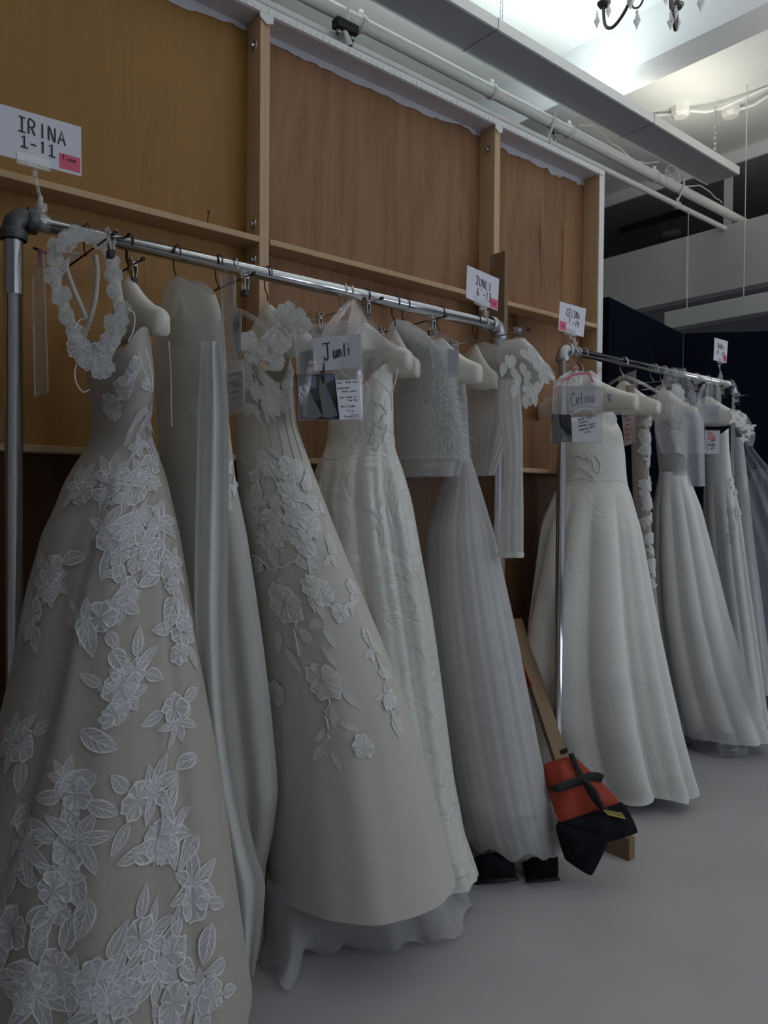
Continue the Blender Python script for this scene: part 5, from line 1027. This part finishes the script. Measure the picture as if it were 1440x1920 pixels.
def pillow(c, th, n=14, sag=0.0, seed=0):
    """stuffed cloth lobe: c = 4 world corners (tl, tr, br, bl), th thickness towards the camera and away"""
    tl, tr, br_, bl = [Vector(k) for k in c]; nn = (tr - tl).cross(bl - tl).normalized(); r = random.Random(seed)
    if nn.dot(EYE - tl) < 0: nn = -nn
    b = MB(); ph = r.uniform(0, 6)
    for s in (1, -1):
        Gd = []
        for i in range(n + 1):
            v = i/n; row = []
            for j in range(n + 1):
                u = j/n; e = (max(0, math.sin(math.pi*u))*max(0, math.sin(math.pi*v)))**.45
                pin = .04*math.sin(math.pi*u)*(1 if v in (0, 1) else 0)
                ru, rv = 2*u - 1, 2*v - 1; k_ = 1 - .07*(abs(ru)*abs(rv))**3; u_, v_ = .5 + ru*k_/2, .5 + rv*k_/2
                p_ = (tl*(1-u_) + tr*u_)*(1-v_) + (bl*(1-u_) + br_*u_)*v_ + nn*s*th/2*e*(1 + .12*math.sin(9*u + ph)*math.sin(7*v + ph)) + nn*.006*math.sin(14*u + 6*v + ph)*e
                row.append(p_ if p_.z > .002 else Vector((p_.x, p_.y, .002)))
            Gd.append(row)
        b.grid(Gd)
    return b
sbg = empty('sandbag', (2.6, 1.7, 0), 'orange and black saddle sandbag lying over the wooden foot board', 'sandbag')
oc = [atT(1016, 1432, 2.86), atT(1076, 1415, 2.86), atT(1170, 1508, 2.78), atT(1046, 1548, 2.70)]
pillow(oc, .10, 16, seed=1).build('orange_lobe', M['orange'], sbg, True)
bc = [atT(1036, 1540, 2.715), atT(1168, 1500, 2.785), atT(1200, 1562, 2.80), atT(1112, 1588, 2.72)]
pillow(bc, .10, 16, seed=2).build('black_lobe', M['blackcloth'], sbg, True)
bc2 = [atT(1038, 1542, 2.70), atT(1152, 1556, 2.72), atT(1110, 1646, 2.74), atT(1058, 1612, 2.73)]
pillow(bc2, .07, 14, seed=3).build('black_lobe', M['blackcloth'], sbg, True)
def band(pts, w_, nm, m='strap'):
    ribbon(pts, w_, CF*-1, 24).build(nm, M[m], sbg, True)
band([atT(*k) for k in ((1034, 1482, 2.74), (1046, 1478, 2.715), (1075, 1468, 2.74), (1110, 1456, 2.765), (1130, 1460, 2.79))], .034, 'webbing_strap')
band([atT(*k) for k in ((1070, 1412, 2.83), (1082, 1440, 2.79), (1098, 1470, 2.745), (1115, 1500, 2.715), (1138, 1522, 2.72))], .020, 'webbing_strap')
MB().tube([Vector(k) for k in smooth_line([atT(*k) for k in ((1098, 1466, 2.735), (1115, 1484, 2.70), (1122, 1500, 2.69), (1130, 1515, 2.70))], 16)], .010, 8).build('carry_handle', M['strap'], sbg, True)
MB().prism([atT(1049, 1408, 2.84), atT(1062, 1402, 2.84), atT(1066, 1410, 2.84), atT(1052, 1416, 2.84)], CF*.004).build('fabric_tag', M['strap'], sbg)
lq = [atT(1130, 1518, 2.705), atT(1166, 1524, 2.735), atT(1174, 1536, 2.735), atT(1140, 1528, 2.705)]
sheet(sbg, 'printed_patch', lq, 'yellow', .001)
for k in range(9): sheet(sbg, 'patch_stripe', sub(lq, .08 + .1*k, .15, .12 + .1*k, .7, .001), 'blackcloth', .0004)
for i, (c, lab) in enumerate((([(888, 1606), (958, 1600), (972, 1648), (890, 1656)], 'black cloth sandbag under the hem of the tulle gown, left of the pair'), ([(975, 1598), (1046, 1596), (1048, 1648), (985, 1652)], 'black cloth sandbag under the hem of the tulle gown, beside the orange bag'))):
    t = empty('sandbag', onZ(930 + 90*i, 1650, 0), lab, 'sandbag', 'black bags under the tulle gown'); tt = 2.74 + .04*i
    pillow([atT(*c[0], tt + .08), atT(*c[1], tt + .08), atT(*c[2], tt), atT(*c[3], tt)], .12, 12, seed=8 + i).build('bag', M['blackcloth'], t, True)
    MB().tube([Vector(k) for k in smooth_line([atT(*c[3], tt - .02), atT((c[2][0] + c[3][0])/2, c[2][1] + 3, tt - .05), atT(*c[2], tt - .02)], 12)], .006, 6).build('seam', M['strap'], t, True)
# ------------------------------------------------------------------ chandelier, mostly above the frame
CX, CY, CZ, CU_ = 2.56, 1.49, 3.42, .05
ch = empty('chandelier', (CX, CY, ZC), 'dark bronze chandelier with crystal drops hanging from the ceiling at the top edge', 'chandelier')
MB().lathe([(0, 0), (.06, 0), (.05, -.03), (.012, -.045), (.008, -.20), (.02, -.24), (.035, -.32), (.02, -.42), (.045, -.50), (.03, -.58), (.012, -.66), (.02, -.70), (0, -.73)], (CX, CY, ZC), 16).build('stem', M['bronze'], ch, True)
def drop(par, p, s=1.0):
    x, y, z = p; k = MB().lathe([(0, 0), (.006*s, -.004*s), (.004*s, -.010*s), (.013*s, -.034*s), (.010*s, -.040*s), (0, -.066*s)], (x, y, z), 6)
    o = k.build('crystal_drop', M['crystal'], par); MB().tube([(x + .004*math.cos(a), y, z + .004 + .005*math.sin(a)) for a in [t_*.7854 for t_ in range(8)]], .001, 5, closed=True).build('ring', M['steel'], o); return o
for k in range(6):
    a = math.radians(22 + 60*k); cx_, sy_ = math.cos(a), math.sin(a)
    pt_ = lambda r, z: Vector((CX + r*cx_, CY + r*sy_, z + CU_))
    arm = MB().tube([Vector(q_) for q_ in smooth_line([pt_(.03, 3.50), pt_(.09, 3.40), pt_(.15, 3.30), pt_(.20, 3.245), pt_(.25, 3.225), pt_(.285, 3.25), pt_(.295, 3.30), pt_(.295, 3.33)], 30)], .0065, 8); ao = arm.build('arm', M['bronze'], ch, True)
    MB().tube([Vector(q_) for q_ in smooth_line([pt_(.16, 3.30), pt_(.15, 3.25), pt_(.12, 3.235), pt_(.10, 3.26), pt_(.12, 3.29), pt_(.145, 3.28)], 24)], .004, 6).build('scroll', M['bronze'], ao, True)
    MB().lathe([(0, 0), (.018, .004), (.026, .016), (.027, .020), (.010, .022), (.010, .09), (0, .09)], pt_(.295, 3.325), 14).build('candle_cup', M['bronze'], ao, True)
    drop(ch, pt_(.13, 3.225), 1.1); drop(ch, pt_(.33, 3.325)); drop(ch, pt_(.27, 3.33), .9)
drop(ch, (CX, CY, 3.31), 1.3)
